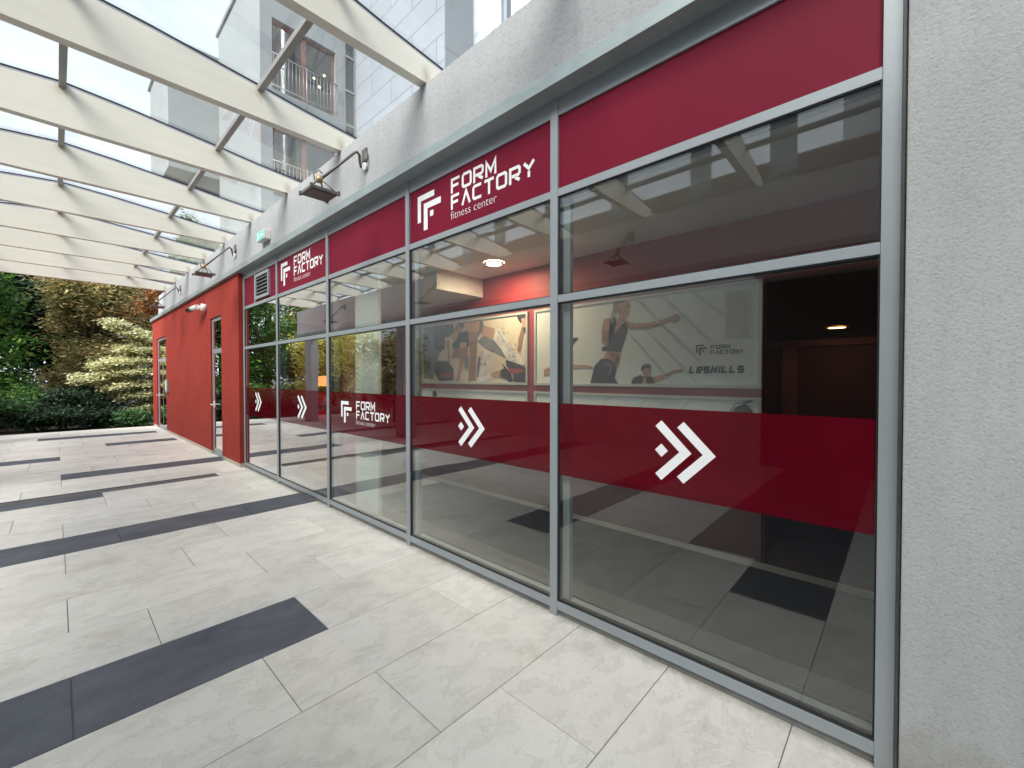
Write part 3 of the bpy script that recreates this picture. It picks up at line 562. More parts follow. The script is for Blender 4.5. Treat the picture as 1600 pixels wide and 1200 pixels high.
P2= [('bgdark', [(5.605, 2.425), (5.34, 2.414), (5.341, 2.104), (5.18, 1.984), (5.249, 1.86), (5.33, 1.791), (5.338, 1.564), (5.608, 1.592)]), ('hairdark', [(5.352, 2.397), (4.872, 2.404), (4.847, 2.321), (4.872, 2.256), (4.958, 2.207), (5.056, 2.2), (5.068, 2.035), (5.169, 1.984), (5.271, 2.016), (5.364, 2.106), (5.336, 2.218)]), ('skin', [(4.847, 2.321), (4.767, 2.395), (4.525, 2.4), (4.259, 2.401), (4.296, 2.228), (4.333, 2.154), (4.506, 2.165), (4.685, 2.137), (4.872, 2.148), (4.936, 2.206), (4.872, 2.256)]), ('skin', [(4.296, 2.392), (4.182, 2.304), (3.999, 2.252), (4.025, 2.122), (4.132, 2.146), (4.24, 2.173), (4.296, 2.221)]), ('dark', [(4.747, 2.26), (4.525, 2.257), (4.516, 2.036), (4.686, 2.004), (4.873, 2.026), (4.894, 2.095), (4.768, 2.168)]), ('skinb', [(4.525, 2.244), (4.324, 2.23), (4.356, 1.849), (4.372, 1.557), (4.534, 1.538), (4.496, 1.853)]), ('skin', [(4.716, 2.112), (4.561, 2.103), (4.621, 1.843), (4.727, 1.55), (4.794, 1.55), (4.717, 1.859)]), ('mid', [(4.277, 2.403), (4.218, 2.357), (4.237, 2.236), (4.296, 2.187), (4.352, 2.123), (4.318, 2.242)]), ('white', [(4.029, 2.12), (3.939, 2.25), (3.834, 2.17), (3.719, 2.02), (3.498, 1.825), (3.452, 1.741), (3.706, 1.807), (3.871, 1.932), (4.043, 2.056)]), ('bgdark', [(4.333, 2.103), (4.222, 2.172), (4.025, 2.11), (3.871, 1.968), (3.788, 1.851), (3.939, 1.908), (4.078, 1.95), (4.259, 2.048)]), ('white', [(4.334, 1.899), (4.222, 1.956), (3.991, 1.934), (4.132, 1.768), (4.241, 1.606), (4.043, 1.668), (3.939, 1.689), (3.973, 1.616), (4.168, 1.556), (4.334, 1.54), (4.356, 1.747)]), ('mid', [(4.324, 1.886), (4.268, 1.897), (4.278, 1.771), (4.324, 1.593), (4.353, 1.606), (4.343, 1.772)]), ('skin', [(4.069, 1.662), (3.871, 1.709), (3.871, 1.616), (4.043, 1.604)]), ('hairdark', [(3.879, 1.797), (3.788, 1.735), (3.693, 1.641), (3.662, 1.557), (3.719, 1.533), (3.787, 1.58), (3.905, 1.604), (3.884, 1.7), (3.817, 1.724)]), ('hairdark', [(5.33, 1.784), (5.249, 1.86), (4.98, 1.839), (4.852, 1.728), (4.852, 1.563), (5.181, 1.547), (5.319, 1.675)]), ('redp', [(5.185, 1.662), (4.873, 1.674), (4.859, 1.604), (5.158, 1.603)]), ('dark', [(3.788, 1.831), (3.626, 1.791), (3.452, 1.73), (3.447, 1.535), (3.657, 1.545), (3.67, 1.653), (3.788, 1.759)]), ('redp', [(3.758, 1.723), (3.483, 1.707), (3.498, 1.661), (3.706, 1.651)]), ('hairdark', [(3.606, 2.408), (3.438, 2.404), (3.438, 2.342), (3.499, 2.34), (3.533, 2.285), (3.579, 2.336)]), ('skin', [(3.525, 2.339), (3.438, 2.345), (3.444, 2.223), (3.502, 2.237)]), ('skinb', [(3.514, 2.234), (3.462, 2.213), (3.499, 2.078), (3.545, 1.916), (3.587, 1.941), (3.563, 2.103)]), ('dark', [(3.487, 2.215), (3.444, 2.223), (3.444, 2.154), (3.479, 2.163)]), ('skin', [(5.056, 2.159), (4.932, 2.165), (4.932, 2.029), (4.937, 1.822), (4.985, 1.823), (4.98, 2.004)]), ('skinb', [(4.852, 2.018), (4.526, 2.03), (4.526, 1.88), (4.894, 1.889)]), ('bgdark', [(4.605, 1.88), (4.502, 1.903), (4.506, 1.721), (4.605, 1.748)]), ('dark', [(5.605, 2.305), (5.478, 2.267), (5.397, 2.133), (5.431, 2.049), (5.606, 2.057)]), ('line', [(3.93, 2.225), (3.913, 2.226), (3.602, 1.845), (3.618, 1.842)])]
# ------------------------------------------------------------------ posters on the inner wall
PM = [M['pframe']]
def pm(n, c, v=.08): return surf('poster_' + n, c, .5, v, 4)
PMAT = dict(bg1=pm('ground_grey', (.78, .84, .84), .03), bg2=pm('ground_cream', (.74, .66, .54), .08), hair=pm('blond', (.36, .28, .20), .2), hairdark=pm('dark_hair', (.035, .032, .036), .3),
            skin=pm('skin', (.52, .32, .22), .12), skinb=pm('skin_shade', (.34, .19, .13), .15), dark=pm('dark_cloth', (.045, .05, .065), .15), line=pm('grey_line', (.64, .69, .69)),
            door=pm('painted_reflection', (.56, .58, .51)), white=pm('pale_leggings', (.80, .78, .76), .3), mid=pm('grey_cloth', (.20, .19, .20), .3), bgdark=pm('grey_shade', (.22, .22, .245), .3),  # door: reflection in the window glass, painted into the poster print
            redp=pm('red_print', (.36, .06, .05), .1), ink=pm('print_ink', (.02, .022, .03)))
PKEY = list(PMAT)
def poster(label, x0, x1, z0, z1, bg, shapes, extra=None):
    b = ((x0 + x1) / 2, IW, z0); t = thing('poster', b, label, 'poster', 'framed posters on the inner red wall')
    def f(m):
        w = .030; ya, yb = IW - .032, IW - .001
        m.box(x0, x1, ya, yb, z0, z0 + w); m.box(x0, x1, ya, yb, z1 - w, z1); m.box(x0, x0 + w, ya, yb, z0 + w, z1 - w); m.box(x1 - w, x1, ya, yb, z0 + w, z1 - w)
    part('frame', M['pframe'], t, b, f, .002)
    def f(m):
        w = .030; yb = IW - .018; m.poly([(x0 + w, yb, z0 + w), (x1 - w, yb, z0 + w), (x1 - w, yb, z1 - w), (x0 + w, yb, z1 - w)], PKEY.index(bg))
        for k, (n, pts) in enumerate(shapes):
            pp = [(min(max(x, x0 + w), x1 - w), min(max(z, z0 + w), z1 - w)) for x, z in pts]; y = yb - .0004 * (k + 1)
            m.poly([(x, y, z) for x, z in pp], PKEY.index(n))
        if extra: extra(m, IW - .030)
    part('print', [PMAT[k] for k in PKEY], t, b, f, closed=False); return t
def ptext(m, y):
    k = PKEY.index('ink'); ffmark(m, 1.391, 1.897, .29, y, k)
    word(m, 'FORM', 1.262, 1.853, .036, .041, .036, .0075, y, k); word(m, 'FACTORY', 1.262, 1.806, .036, .0385, .034, .0075, y, k)
    word(m, 'LESMILLS', 1.455, 1.640, .062, .0625, .054, .0165, y, k, .22)
P1 += [('skinb', [(2.352, 2.10), (2.30, 2.10), (2.29, 2.0), (2.33, 1.96), (2.36, 2.0)]), ('skinb', [(2.09, 2.10), (1.90, 2.088), (1.74, 2.105), (1.64, 2.13), (1.74, 2.118), (1.89, 2.105), (2.06, 2.12)]),
       ('hairdark', [(2.075, 2.325), (2.052, 2.322), (2.052, 2.330), (2.075, 2.333)]), ('redp', [(2.062, 2.255), (2.075, 2.250), (2.066, 2.244)]), ('skinb', [(2.13, 2.205), (2.09, 2.197), (2.10, 2.17), (2.14, 2.18)]),
       ('skinb', [(2.175, 2.30), (2.150, 2.32), (2.150, 2.27), (2.165, 2.26)]), ('hair', [(2.245, 2.30), (2.225, 2.31), (2.235, 2.20), (2.255, 2.15), (2.262, 2.20)]), ('skinb', [(2.30, 1.87), (2.20, 1.862), (2.19, 1.80), (2.21, 1.74), (2.24, 1.78)]),
       ('mid', [(2.20, 2.10), (2.10, 2.07), (2.10, 2.063), (2.20, 2.092)]), ('mid', [(2.36, 1.77), (2.24, 1.74), (2.26, 1.64), (2.30, 1.6), (2.27, 1.70)]), ('hairdark', [(1.845, 1.672), (1.828, 1.672), (1.828, 1.678), (1.845, 1.68)]),
       ('skinb', [(1.70, 1.60), (1.60, 1.645), (1.53, 1.65), (1.62, 1.652), (1.70, 1.615)]), ('hairdark', [(1.90, 1.615), (1.83, 1.607), (1.85, 1.60), (1.89, 1.605)])]
for k in range(3): P1.append(('skinb', [(1.545 + .0, 2.14 + k * .015), (1.585, 2.145 + k * .015), (1.585, 2.148 + k * .015), (1.545, 2.144 + k * .015)]))
P2 += [('skinb', [(4.80, 2.36), (4.74, 2.37), (4.72, 2.30), (4.78, 2.27)]), ('hairdark', [(4.80, 2.345), (4.77, 2.35), (4.77, 2.355), (4.80, 2.352)]), ('hairdark', [(4.72, 2.39), (4.62, 2.40), (4.60, 2.34), (4.66, 2.30), (4.70, 2.33)]),
       ('skinb', [(4.52, 2.16), (4.36, 2.165), (4.34, 2.10), (4.50, 2.09)])]
rg = random.Random(4)
for (cx, cz, sx, sz, q) in ((3.86, 2.17, .10, .12, 11), (3.66, 1.93, .12, .12, 11), (4.22, 1.83, .10, .10, 9), (4.18, 1.64, .12, .06, 9), (3.55, 1.80, .08, .07, 7)):
    for k in range(q):
        x, z, l, a = cx + rg.uniform(-sx, sx), cz + rg.uniform(-sz, sz), rg.uniform(.03, .09), rg.uniform(0, 3.1); c_, s_ = math.cos(a) * l, math.sin(a) * l
        P2.append((rg.choice(('mid', 'bgdark', 'dark')), [(x, z), (x + c_, z + s_), (x + c_ * .6 + .012, z + s_ * .6 - .012)]))
poster('framed poster of a boxing woman in a dark top with black lettering', .86, 3.31, 1.507, 2.42, 'bg1', P1, ptext)
poster('framed poster of people doing floor exercises in patterned leggings', 3.415, 5.90, 1.507, 2.42, 'bg2', P2)
lines = [('line', [(1.0 + k * .42, 1.40), (1.02 + k * .42, 1.40), (1.5 + k * .42, .9), (1.48 + k * .42, .9)]) for k in range(4)]
poster('pale framed poster hanging below the boxing poster and half hidden by the red film', .86, 3.31, .52, 1.432, 'bg1', lines)
poster('pale framed poster hanging below the floor exercise poster', 3.415, 5.90, .52, 1.432, 'bg1', [('hairdark', [(5.36, 1.39), (5.30, 1.40), (5.26, 1.36), (5.27, 1.31), (5.37, 1.31)])])
# ------------------------------------------------------------------ things inside
def down(x, y, z, lab, m_, r=.085):
    t = thing('ceiling_light', (x, y, z), lab, 'ceiling light', 'lamps on the ceilings inside the shop')
    def f(m):
        pr = [(r + .03, 0), (r + .03, -.012), (r, -.018)]
        for a, b in zip(pr[:-1], pr[1:]):
            for k in range(20):
                c0, s0, c1, s1 = math.cos(k * math.pi / 10), math.sin(k * math.pi / 10), math.cos((k + 1) * math.pi / 10), math.sin((k + 1) * math.pi / 10)
                m.poly([(x + a[0] * c0, y + a[0] * s0, z + a[1]), (x + a[0] * c1, y + a[0] * s1, z + a[1]), (x + b[0] * c1, y + b[0] * s1, z + b[1]), (x + b[0] * c0, y + b[0] * s0, z + b[1])])
    part('rim', M['inwhite'], t, (x, y, z), f, closed=False)
    def f(m): m.disc((x, y, z - .014), r)
    part('lens', m_, t, (x, y, z), f, closed=False)
down(3.542, 1.245, 2.948, 'bright round ceiling lamp above the floor exercise poster', M['down'])
down(9.6, 1.25, 2.948, 'round ceiling lamp seen in the bay with the smaller sign', M['down'])
down(.80, 6.3, 2.418, 'dim amber ceiling lamp in the dark room right of the boxing poster', M['downdim'], .12)
t = thing('punching_bag', (.92, 1.5, 1.2), 'small dark punching bag on a bracket in front of the lower pale poster', 'punching bag'); pb = (.92, 1.5, 1.2)
def f(m):
    pr = [(.86, .012), (.90, .040), (1.0, .062), (1.15, .085), (1.27, .088), (1.34, .068), (1.385, .018)]
    m.tube([(.93 + .25 * (1.39 - z), 1.50, z) for z, r in pr], [r for z, r in pr], 18)
part('body', M['black'], t, pb, f)
def f(m): m.tube([(1.00, 1.46, 1.25), (1.03, 1.46, 1.33), (1.0, 1.46, 1.385), (.95, 1.47, 1.40)], .005, 8); m.tube([(.94, 1.5, 1.37), (.94, 1.5, 1.40), (.94, IW, 1.40)], .012, 8)
part('bracket', M['dark'], t, pb, f)
t = thing('display_cabinet', (9.3, 2.6, 0), 'dark cabinet with orange lit shelves deep inside the shop', 'cabinet')
cb = (9.3, 2.6, 0)
def f(m): m.box(9.9, 10.8, 2.2, 2.7, 0, 1.95); 
part('case', M['indark'], t, cb, f, .01)
def f(m):
    for k in range(3): m.box(9.96, 10.74, 2.185, 2.198, .55 + k * .42, .80 + k * .42)
part('lit_shelf', M['orange'], t, cb, f)
# ------------------------------------------------------------------ things fixed to the wall
def wall_lamp(x, label):
    b = (x, -.10, 3.83); t = thing('wall_lamp', b, label, 'wall lamp', 'gooseneck lamps along the fascia')
    def f(m):
        m.prism_x([(-.102, 3.92), (-.118, 3.92), (-.118, 3.80), (-.102, 3.78)], x - .045, x + .045)
        m.tube([(x - .055, -.112, 3.86), (x - .085, -.14, 3.77)], .010, 8)
    part('wall_plate', M['dark'], t, b, f, .002)
    def f(m): m.tube([(x + .03, -.13, 3.735), (x + .03, -.145, 3.79), (x + .01, -.16, 3.845), (x, -.19, 3.862), (x, -.22, 3.84), (x, -.545, 3.475)], .0135, 10)
    part('arm', M['dark'], t, b, f)
    def f(m):
        c = Vector((x - .03, -.115, 3.735)); m.tube([c, c + Vector((0, -.02, -.005))], .034, 16)
    part('cap', M['cream'], t, b, f)
    hx, hy, hz = x, -.565, 3.315
    def f(m):
        s = .125
        m.box(hx - s, hx + s, hy - s, hy + s, hz, hz + .028); m.box(hx - s + .02, hx + s - .02, hy - s + .02, hy + s - .02, hz - .006, hz + .001, 1)
        for a in (-1, 1):
            for c in (-1, 1): m.box(hx + a * s - .012, hx + a * s + .012, hy + c * s - .012, hy + c * s + .012, hz - .006, hz + .034)
    h = part('lamp_head', [M['dark'], M['lens']], t, b, f, .003)
    def f(m):
        for a in (-1, 1):
            for c in (-1, 1): m.tube([(hx + a * .10, hy + c * .10, hz + .03), (hx + a * .03, hy + c * .03, hz + .125)], .008, 6)
        m.tube([(hx, hy, hz + .120), (hx, hy, hz + .175)], .030, 12, 1)
        m.tube([(hx + .03, hy - .03, hz + .14), (hx + .045, hy - .035, hz + .20), (hx + .01, hy, hz + .235), (hx - .02, hy + .02, hz + .20)], .006, 6)
    part('bracket', [M['dark'], M['bronze']], h, b, f); return t
wl = wall_lamp(4.04, 'gooseneck wall lamp on the grey fascia nearest to the large white sign')
for x, lab in ((8.615, 'gooseneck wall lamp on the fascia just before the red wall begins'), (13.42, 'gooseneck wall lamp on the fascia at the far end of the red wall')):
    c = copy_tree(wl); c.location.x = -x; c['label'] = lab
t = thing('exit_sign', (7.0, -.1, 3.7), 'small green emergency exit box sign on the grey fascia', 'exit sign'); eb = (7.0, -.1, 3.7)
def f(m): m.box(6.84, 7.17, -.19, -.101, 3.635, 3.765)
part('housing', M['camw'], t, eb, f, .006)
def f(m):
    y = -.1915; m.poly([(6.85, y, 3.645), (7.16, y, 3.645), (7.16, y, 3.755), (6.85, y, 3.755)])
    y = -.1925   # running figure, arrow
    m.poly([(7.09, y, 3.733), (7.075, y, 3.733), (7.075, y, 3.748), (7.09, y, 3.748)], 1); m.poly([(7.10, y, 3.695), (7.07, y, 3.695), (7.075, y, 3.73), (7.095, y, 3.73)], 1)
    m.poly([(7.10, y, 3.695), (7.13, y, 3.66), (7.12, y, 3.655), (7.085, y, 3.69)], 1); m.poly([(7.08, y, 3.695), (7.05, y, 3.675), (7.04, y, 3.655), (7.03, y, 3.658), (7.045, y, 3.685), (7.07, y, 3.705)], 1)
    m.poly([(6.99, y, 3.69), (6.93, y, 3.69), (6.93, y, 3.675), (6.89, y, 3.70), (6.93, y, 3.725), (6.93, y, 3.71), (6.99, y, 3.71)], 1)
part('pictogram', [M['exitg'], M['exitw']], t, eb, f, closed=False)
t = thing('security_camera', (11.0, -.06, 3.1), 'white bullet security camera with a black front on the red wall', 'security camera'); eb = (11.0, -.06, 3.1)
def f(m): m.tube([(10.98, -.062, 3.10), (10.98, -.10, 3.10), (10.98, -.155, 3.10)], .075, 18)
part('base', M['camw'], t, eb, f)
def f(m):
    m.tube([(11.0, -.15, 3.10), (11.05, -.20, 3.09)], .03, 12); m.tube([(11.0, -.21, 3.10), (11.30, -.255, 3.085)], .052, 18)
part('body', M['camw'], t, eb, f)
def f(m): m.tube([(11.30, -.255, 3.085), (11.48, -.282, 3.076)], .058, 18)
part('lens_hood', M['camb'], t, eb, f)
t = thing('intercom', (15.65, -.06, 1.36), 'pale wall box beside the far glazed door on the red wall', 'intercom'); eb = (15.65, -.06, 1.36)
def f(m): m.box(15.52, 15.80, -.11, -.061, 1.17, 1.55)
part('housing', M['alu'], t, eb, f, .006)
def f(m):
    m.box(15.55, 15.77, -.113, -.1105, 1.22, 1.52)
part('panel', M['camw'], t, eb, f)
# ------------------------------------------------------------------ glass canopy
BX = [1.4215 + 1.5765 * k for k in range(-4, 10)]; BT = .09
prof = [(.28, 4.285), (.086, 4.310), (-.47, 4.362), (-.90, 4.415), (-1.7, 4.500), (-2.19, 4.535), (-2.6, 4.500), (-3.4, 4.415), (-3.85, 4.362), (-4.3, 4.30)]
CB = (7, -2.0, 4.1); CN = thing('glass_canopy', CB, 'glass canopy on cream tapered beams spanning the paved passage', 'canopy')
beam0 = None
for k, x in enumerate(BX):
    if beam0 is None:
        def f(m):
            low = [(y, z - .028) for y, z in prof]; m.prism_x([(.28, 4.104)] + low + [(-4.3, 4.104)], 0, BT)
        beam0 = part('beam', M['beam'], CN, (0, 0, 4.1), f, .004); fl0 = None
        def f(m):
            up = [(y, z - .027) for y, z in prof]; m.prism_x(up + [(y, z) for y, z in prof[::-1]], .012, BT - .012); m.prism_x([(y, z + .0005) for y, z in prof] + [(y, z + .013) for y, z in prof[::-1]], .008, BT - .008, 1)
        fl0 = part('flange', [M['beamsteel'], M['gasket']], beam0, (0, 0, 4.1), f)
        b = beam0
    else:
        b = beam0.copy(); COL.objects.link(b); b.parent = CN; q = fl0.copy(); COL.objects.link(q); q.parent = b
    b.location = (-(x - CB[0]), -CB[1], 0)
for y, z in ((-2.19, 4.53), (-.895, 4.413), (-3.40, 4.413), (.2, 4.294), (-4.22, 4.308)):
    def f(m): m.box(BX[0], BX[-1] + BT, y - .027, y + .027, z - .055, z)
    part('purlin', M['purlin'], CN, CB, f, .003)
def pz(y):
    for (ya, za), (yb, zb) in zip(prof[:-1], prof[1:]):
        if yb <= y <= ya: return za + (zb - za) * (y - ya) / (yb - ya)
    return prof[-1][1]
for k in range(len(BX) - 1):
    def f(m):
        xa, xb = BX[k] + .02 + .03, BX[k + 1] + .04; up = .014
        ys = [p[0] for p in prof]
        m.prism_x([(y, pz(y) + up) for y in ys] + [(y, pz(y) + up + .012) for y in ys[::-1]], xa, xb)
    part('roof_pane', M['roofglass'], CN, CB, f)
# ------------------------------------------------------------------ apartment building above and behind
AB = (14, 4, 0); AP = thing('apartment_building', AB, 'pale apartment building with a balcony window and steel ducts rising behind the shop', 'building')
XF, YF, YB = 14.0, 1.92, 4.86
def f(m):
    # wing, front face at YF; side face towards the camera at XF with window openings
    wins = [(2.25, 4.18, 10.30, 12.42), (2.25, 4.18, 7.12, 9.22), (2.25, 4.18, 4.2, 6.0)]
    zs = 3.9
    m.box(XF + .25, 18.6, YF, 9, 3.9, 14.12)
    for ya, yb, za, zb in sorted(wins, key=lambda q: q[2]):
        m.box(XF, XF + .25, YF, YB, zs, za); m.box(XF, XF + .25, YF, ya, za, zb); m.box(XF, XF + .25, yb, 4.45, za, zb); zs = zb
    m.box(XF, XF + .25, YF, YB, zs, 14.12)
    m.box(18.61, 22.5, .45, 4.5, 8.9, 13.2)
part('wall', M['wall'], AP, AB, f)
def f(m): m.box(XF - .05, 18.7, YF - .06, 9, 14.12, 14.26); m.box(18.55, 22.6, .38, 4.5, 13.2, 13.3)
part('roof_edge', M['rail'], AP, AB, f)
def f(m): m.box(9.03, XF - .001, YB, 9.5, 3.9, 19)
part('clad_block', M['wall2'], AP, AB, f)
def f(m): m.box(9.0, 9.028, YB - .03, 9.5, 3.9, 19)
part('clad_side', M['wall3'], AP, AB, f)
def f(m):
    for k in range(9): m.box(XF - .06, XF - .01, 4.47, 4.84, 4.4 + k * 1.15, 4.47 + k * 1.15)
    m.box(XF - .05, XF - .004, 4.45, 4.50, 3.9, 14.1); m.box(XF - .05, XF - .004, 4.80, 4.85, 3.9, 14.1)
    m.box(XF - .03, XF - .004, 4.50, 4.80, 3.9, 14.1, 1)
part('stair_glazing', [M['rail'], M['wglass']], AP, AB, f)
for n_, (ya, yb, za, zb) in enumerate(((2.25, 4.18, 10.30, 12.42), (2.25, 4.18, 7.12, 9.22))):
    def f(m):
        x = XF + .12
        for a, b in ((ya, ya + .08), (ya + .88, ya + 1.02), (yb - .09, yb)): m.box(x, x + .08, a, b, za, zb)
        m.box(x, x + .08, ya, yb, zb - .09, zb + .0); m.box(x, x + .08, ya, yb, za, za + .06); m.box(XF + .2, XF + .24, ya, yb, za, zb, 1)
        m.box(XF + .16, XF + .18, ya + .08, ya + .75, za + .06, zb - .09, 2)
    w = part('window', [M['wframe'], M['room'], M['curtain']], AP, AB, f)
    def f(m): m.box(XF + .145, XF + .152, ya + .08, yb - .08, za + .06, zb - .09)
    part('pane', M['wglass'], w, AB, f)
    if n_ == 0:
        def f(m):
            m.tube([(XF + .175, q[0], q[1]), (XF + .185, q[0], q[1])], .035, 10)
        for q in ((3.55, 11.35), (3.72, 11.15), (3.88, 11.6)): part('room_lamp', M['bulb'], w, AB, f)
    def f(m):
        x = XF - .10
        m.tube([(x, ya - .05, za + 1.0), (x, yb + .03, za + 1.0)], .018, 6); m.tube([(x, ya - .05, za + .06), (x, yb + .03, za + .06)], .014, 6)
        for k in range(19):
            y = ya + k * (yb - ya) / 18; m.tube([(x, y, za + .06), (x, y, za + 1.0)], .008, 5)
        m.tube([(x, (ya + yb) / 2, za - .25), (x, (ya + yb) / 2, za + 1.05)], .02, 6); m.box(x, XF, ya, ya + .03, za + .98, za + 1.0); m.box(x, XF, yb - .03, yb, za + .98, za + 1.0)
    part('railing', M['rail'], AP, AB, f)
for x, y in ((7.62, 5.15), (6.62, 5.45), (5.75, 5.7)):
    def f(m):
        r = .42; m.tube([(x, y, 3.9), (x, y, 19)], r, 28, cap=False)
        for z in (6.2, 8.05, 9.9, 11.8): m.tube([(x, y, z), (x, y, z + .03)], r + .012, 28, cap=False)
    part('duct', M['duct'], AP, AB, f)
# ------------------------------------------------------------------ building across the passage (seen mirrored in the glass)
OB = (4, -6, 0); OP = thing('opposite_building', OB, 'building opposite with columns, grey fascia and wood cladding, seen mirrored in the glass', 'building')
def f(m): m.box(-8, 17.0, -4.25, -3.95, 3.22, 4.10)
part('fascia', M['oppo'], OP, OB, f)
def f(m): m.box(-8, 17.02, -4.26, -3.93, 3.14, 3.22)
part('flashing', M['flash'], OP, OB, f)
for x in (16.05, 9.85):
    def f(m): m.box(x - .3, x + .3, -4.24, -3.98, 0, 3.14)
    part('column', M['render'], OP, OB, f, .01)
def f(m): m.box(-8, 1.9, -7.5, -4.25, 3.3, 3.9)
part('roof', M['render'], OP, OB, f)
def f(m): m.box(-8, 1.9, -6.6, -6.4, 0, 3.3)
part('recess_wall', M['dwall'], OP, OB, f)
def f(m): m.box(1.901, 9.6, -6.62, -6.42, 0, 3.7)
part('garden_wall', M['block'], OP, OB, f)
def f(m): m.box(-8, 17.4, -14, -7.52, 0, 5.98)
part('wall', M['block'], OP, OB, f)
def f(m): m.box(-8, 17.0, -7.519, -7.45, 3.9, 5.92)
part('wood_cladding', M['wood'], OP, OB, f)
for x in (-.6, 1.75, 3.35, 5.3, 7.47, 9.6, 11.07, 13.2):
    def f(m): m.box(x - .22, x + .22, -7.449, -7.38, 3.9, 6.9)
    part('pilaster', M['wall'], OP, OB, f)
def f(m): m.box(-4, .9, -13, -8.2, 5.985, 9.5)
part('upper_storey', M['block'], OP, OB, f)
def f(m): m.box(-3.2, .3, -8.199, -8.15, 6.5, 8.6)
part('window', M['wglass'], OP, OB, f)
def lampcopy(x, lab):
    c = copy_tree(wl); c.location = (-x, -3.95, 3.83); c.rotation_euler = (0, 0, math.pi); c['label'] = lab
lampcopy(3.2, 'gooseneck lamp on the opposite fascia, mirrored in the nearest upper pane'); lampcopy(8.2, 'gooseneck lamp on the opposite fascia, mirrored in the pane under the large sign'); lampcopy(13.0, 'gooseneck lamp on the opposite fascia, mirrored in the middle bay')
# ------------------------------------------------------------------ planting
def leaves(name, clumps, n, size, mat, parent, base, flat=0.0, droop=0.0):
    """leaf-sized quads in tufts through the crown's volume; clumps = (x, y, z, rx, ry, rz)"""
    cl = np.array(clumps, float); wgt = cl[:, 3] * cl[:, 4] * cl[:, 5]; wgt = wgt ** .75; wgt /= wgt.sum()
    nt_ = max(1, n // 9); idx = RNG.choice(len(cl), nt_, p=wgt)
    d = RNG.normal(size=(nt_, 3)); d /= np.linalg.norm(d, axis=1)[:, None]; rr = RNG.random(nt_) ** (1 / 2.2)
    tc_ = cl[idx, :3] + d * rr[:, None] * cl[idx, 3:6] * (1 + RNG.normal(0, .10, (nt_, 1)))
    c = np.repeat(tc_, 9, axis=0) + RNG.normal(0, size * 1.25, (nt_ * 9, 3)) * np.array([1, 1, 1 - .6 * flat])
    tone_t = np.clip(RNG.normal(.5, .22, nt_), 0, 1); tone = np.clip(np.repeat(tone_t, 9) + RNG.normal(0, .13, nt_ * 9), 0, 1)
    N = len(c); nrm = RNG.normal(size=(N, 3)); nrm[:, 2] = np.abs(nrm[:, 2]) + flat * 2.2; nrm /= np.linalg.norm(nrm, axis=1)[:, None]
    a = np.cross(nrm, RNG.normal(size=(N, 3))); a /= np.linalg.norm(a, axis=1)[:, None]; b = np.cross(nrm, a)
    L_ = size * RNG.uniform(.7, 1.35, N)[:, None]; W_ = L_ * .52; a[:, 2] -= droop
    fold = nrm * L_ * .12
    v = np.stack([c - a * L_ * .6, c + b * W_ * .5 - fold, c + a * L_ * .6, c - b * W_ * .5 - fold], 1).reshape(-1, 3)
    v -= np.array(base); v[:, 0] *= -1
    me = bpy.data.meshes.new(name); me.vertices.add(N * 4); me.vertices.foreach_set('co', v.ravel()); me.loops.add(N * 4); me.loops.foreach_set('vertex_index', np.arange(N * 4, dtype=np.int32))
    me.polygons.add(N); me.polygons.foreach_set('loop_start', np.arange(0, N * 4, 4, dtype=np.int32)); me.polygons.foreach_set('loop_total', np.full(N, 4, dtype=np.int32)); me.update(calc_edges=True)
    at = me.color_attributes.new('leaf', 'FLOAT_COLOR', 'CORNER'); col = np.ones((N * 4, 4), np.float32); col[:, 0] = np.repeat(tone, 4); col[:, 1] = np.repeat(RNG.random(N), 4)
    at.data.foreach_set('color', col.ravel()); me.materials.append(mat)
    o = bpy.data.objects.new(name, me); COL.objects.link(o); o.parent = parent; return o
LM = dict(
    green=leafmat('leaf_green', [(0, (0.026, 0.076, 0.022)), (.45, (0.076, 0.205, 0.043)), (.75, (0.162, 0.324, 0.065)), (1, (0.432, 0.475, 0.086))]),
    fresh=leafmat('leaf_fresh', [(0, (0.024, 0.066, 0.022)), (.5, (0.066, 0.156, 0.054)), (1, (0.156, 0.288, 0.108))]),
    copper=leafmat('leaf_copper', [(0, (0.116, 0.134, 0.059)), (.35, (0.311, 0.346, 0.148)), (.58, (0.526, 0.414, 0.193)), (.8, (0.778, 0.524, 0.251)), (1, (0.800, 0.800, 0.386))]),
    rust=leafmat('leaf_rust', [(0, (0.118, 0.110, 0.051)), (.4, (0.374, 0.182, 0.075)), (.75, (0.702, 0.293, 0.114)), (1, (0.772, 0.488, 0.178))]),
    cream=leafmat('leaf_cream', [(0, (0.251, 0.285, 0.117)), (.35, (0.477, 0.480, 0.246)), (.7, (0.704, 0.674, 0.415)), (1, (0.776, 0.800, 0.570))], .3),
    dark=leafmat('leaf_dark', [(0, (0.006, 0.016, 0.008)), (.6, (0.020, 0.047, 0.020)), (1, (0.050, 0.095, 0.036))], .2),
    gold=leafmat('leaf_gold', [(0, (0.164, 0.164, 0.041)), (.4, (0.521, 0.438, 0.095)), (.8, (0.800, 0.739, 0.164)), (1, (0.800, 0.800, 0.384))]))
def trunk(parent, base, h, r, tips, name='trunk'):
    def f(m):
        x, y, z = base; m.tube([(x, y, z - .1), (x + .03, y, z + h * .3), (x - .02, y + .03, z + h * .65), (x, y, z + h)], [r * 1.25, r, r * .8, r * .55], 10)
        for tx, ty, tz in tips:
            s = Vector((x, y, z + h * random.uniform(.35, .95))); e = Vector((tx, ty, tz)); q = s.lerp(e, .5) + Vector((0, 0, .12 * (e - s).length))
            m.tube([s, q, e], [r * .45, r * .28, r * .07], 6)
    return part(name, M['bark'], parent, base, f)
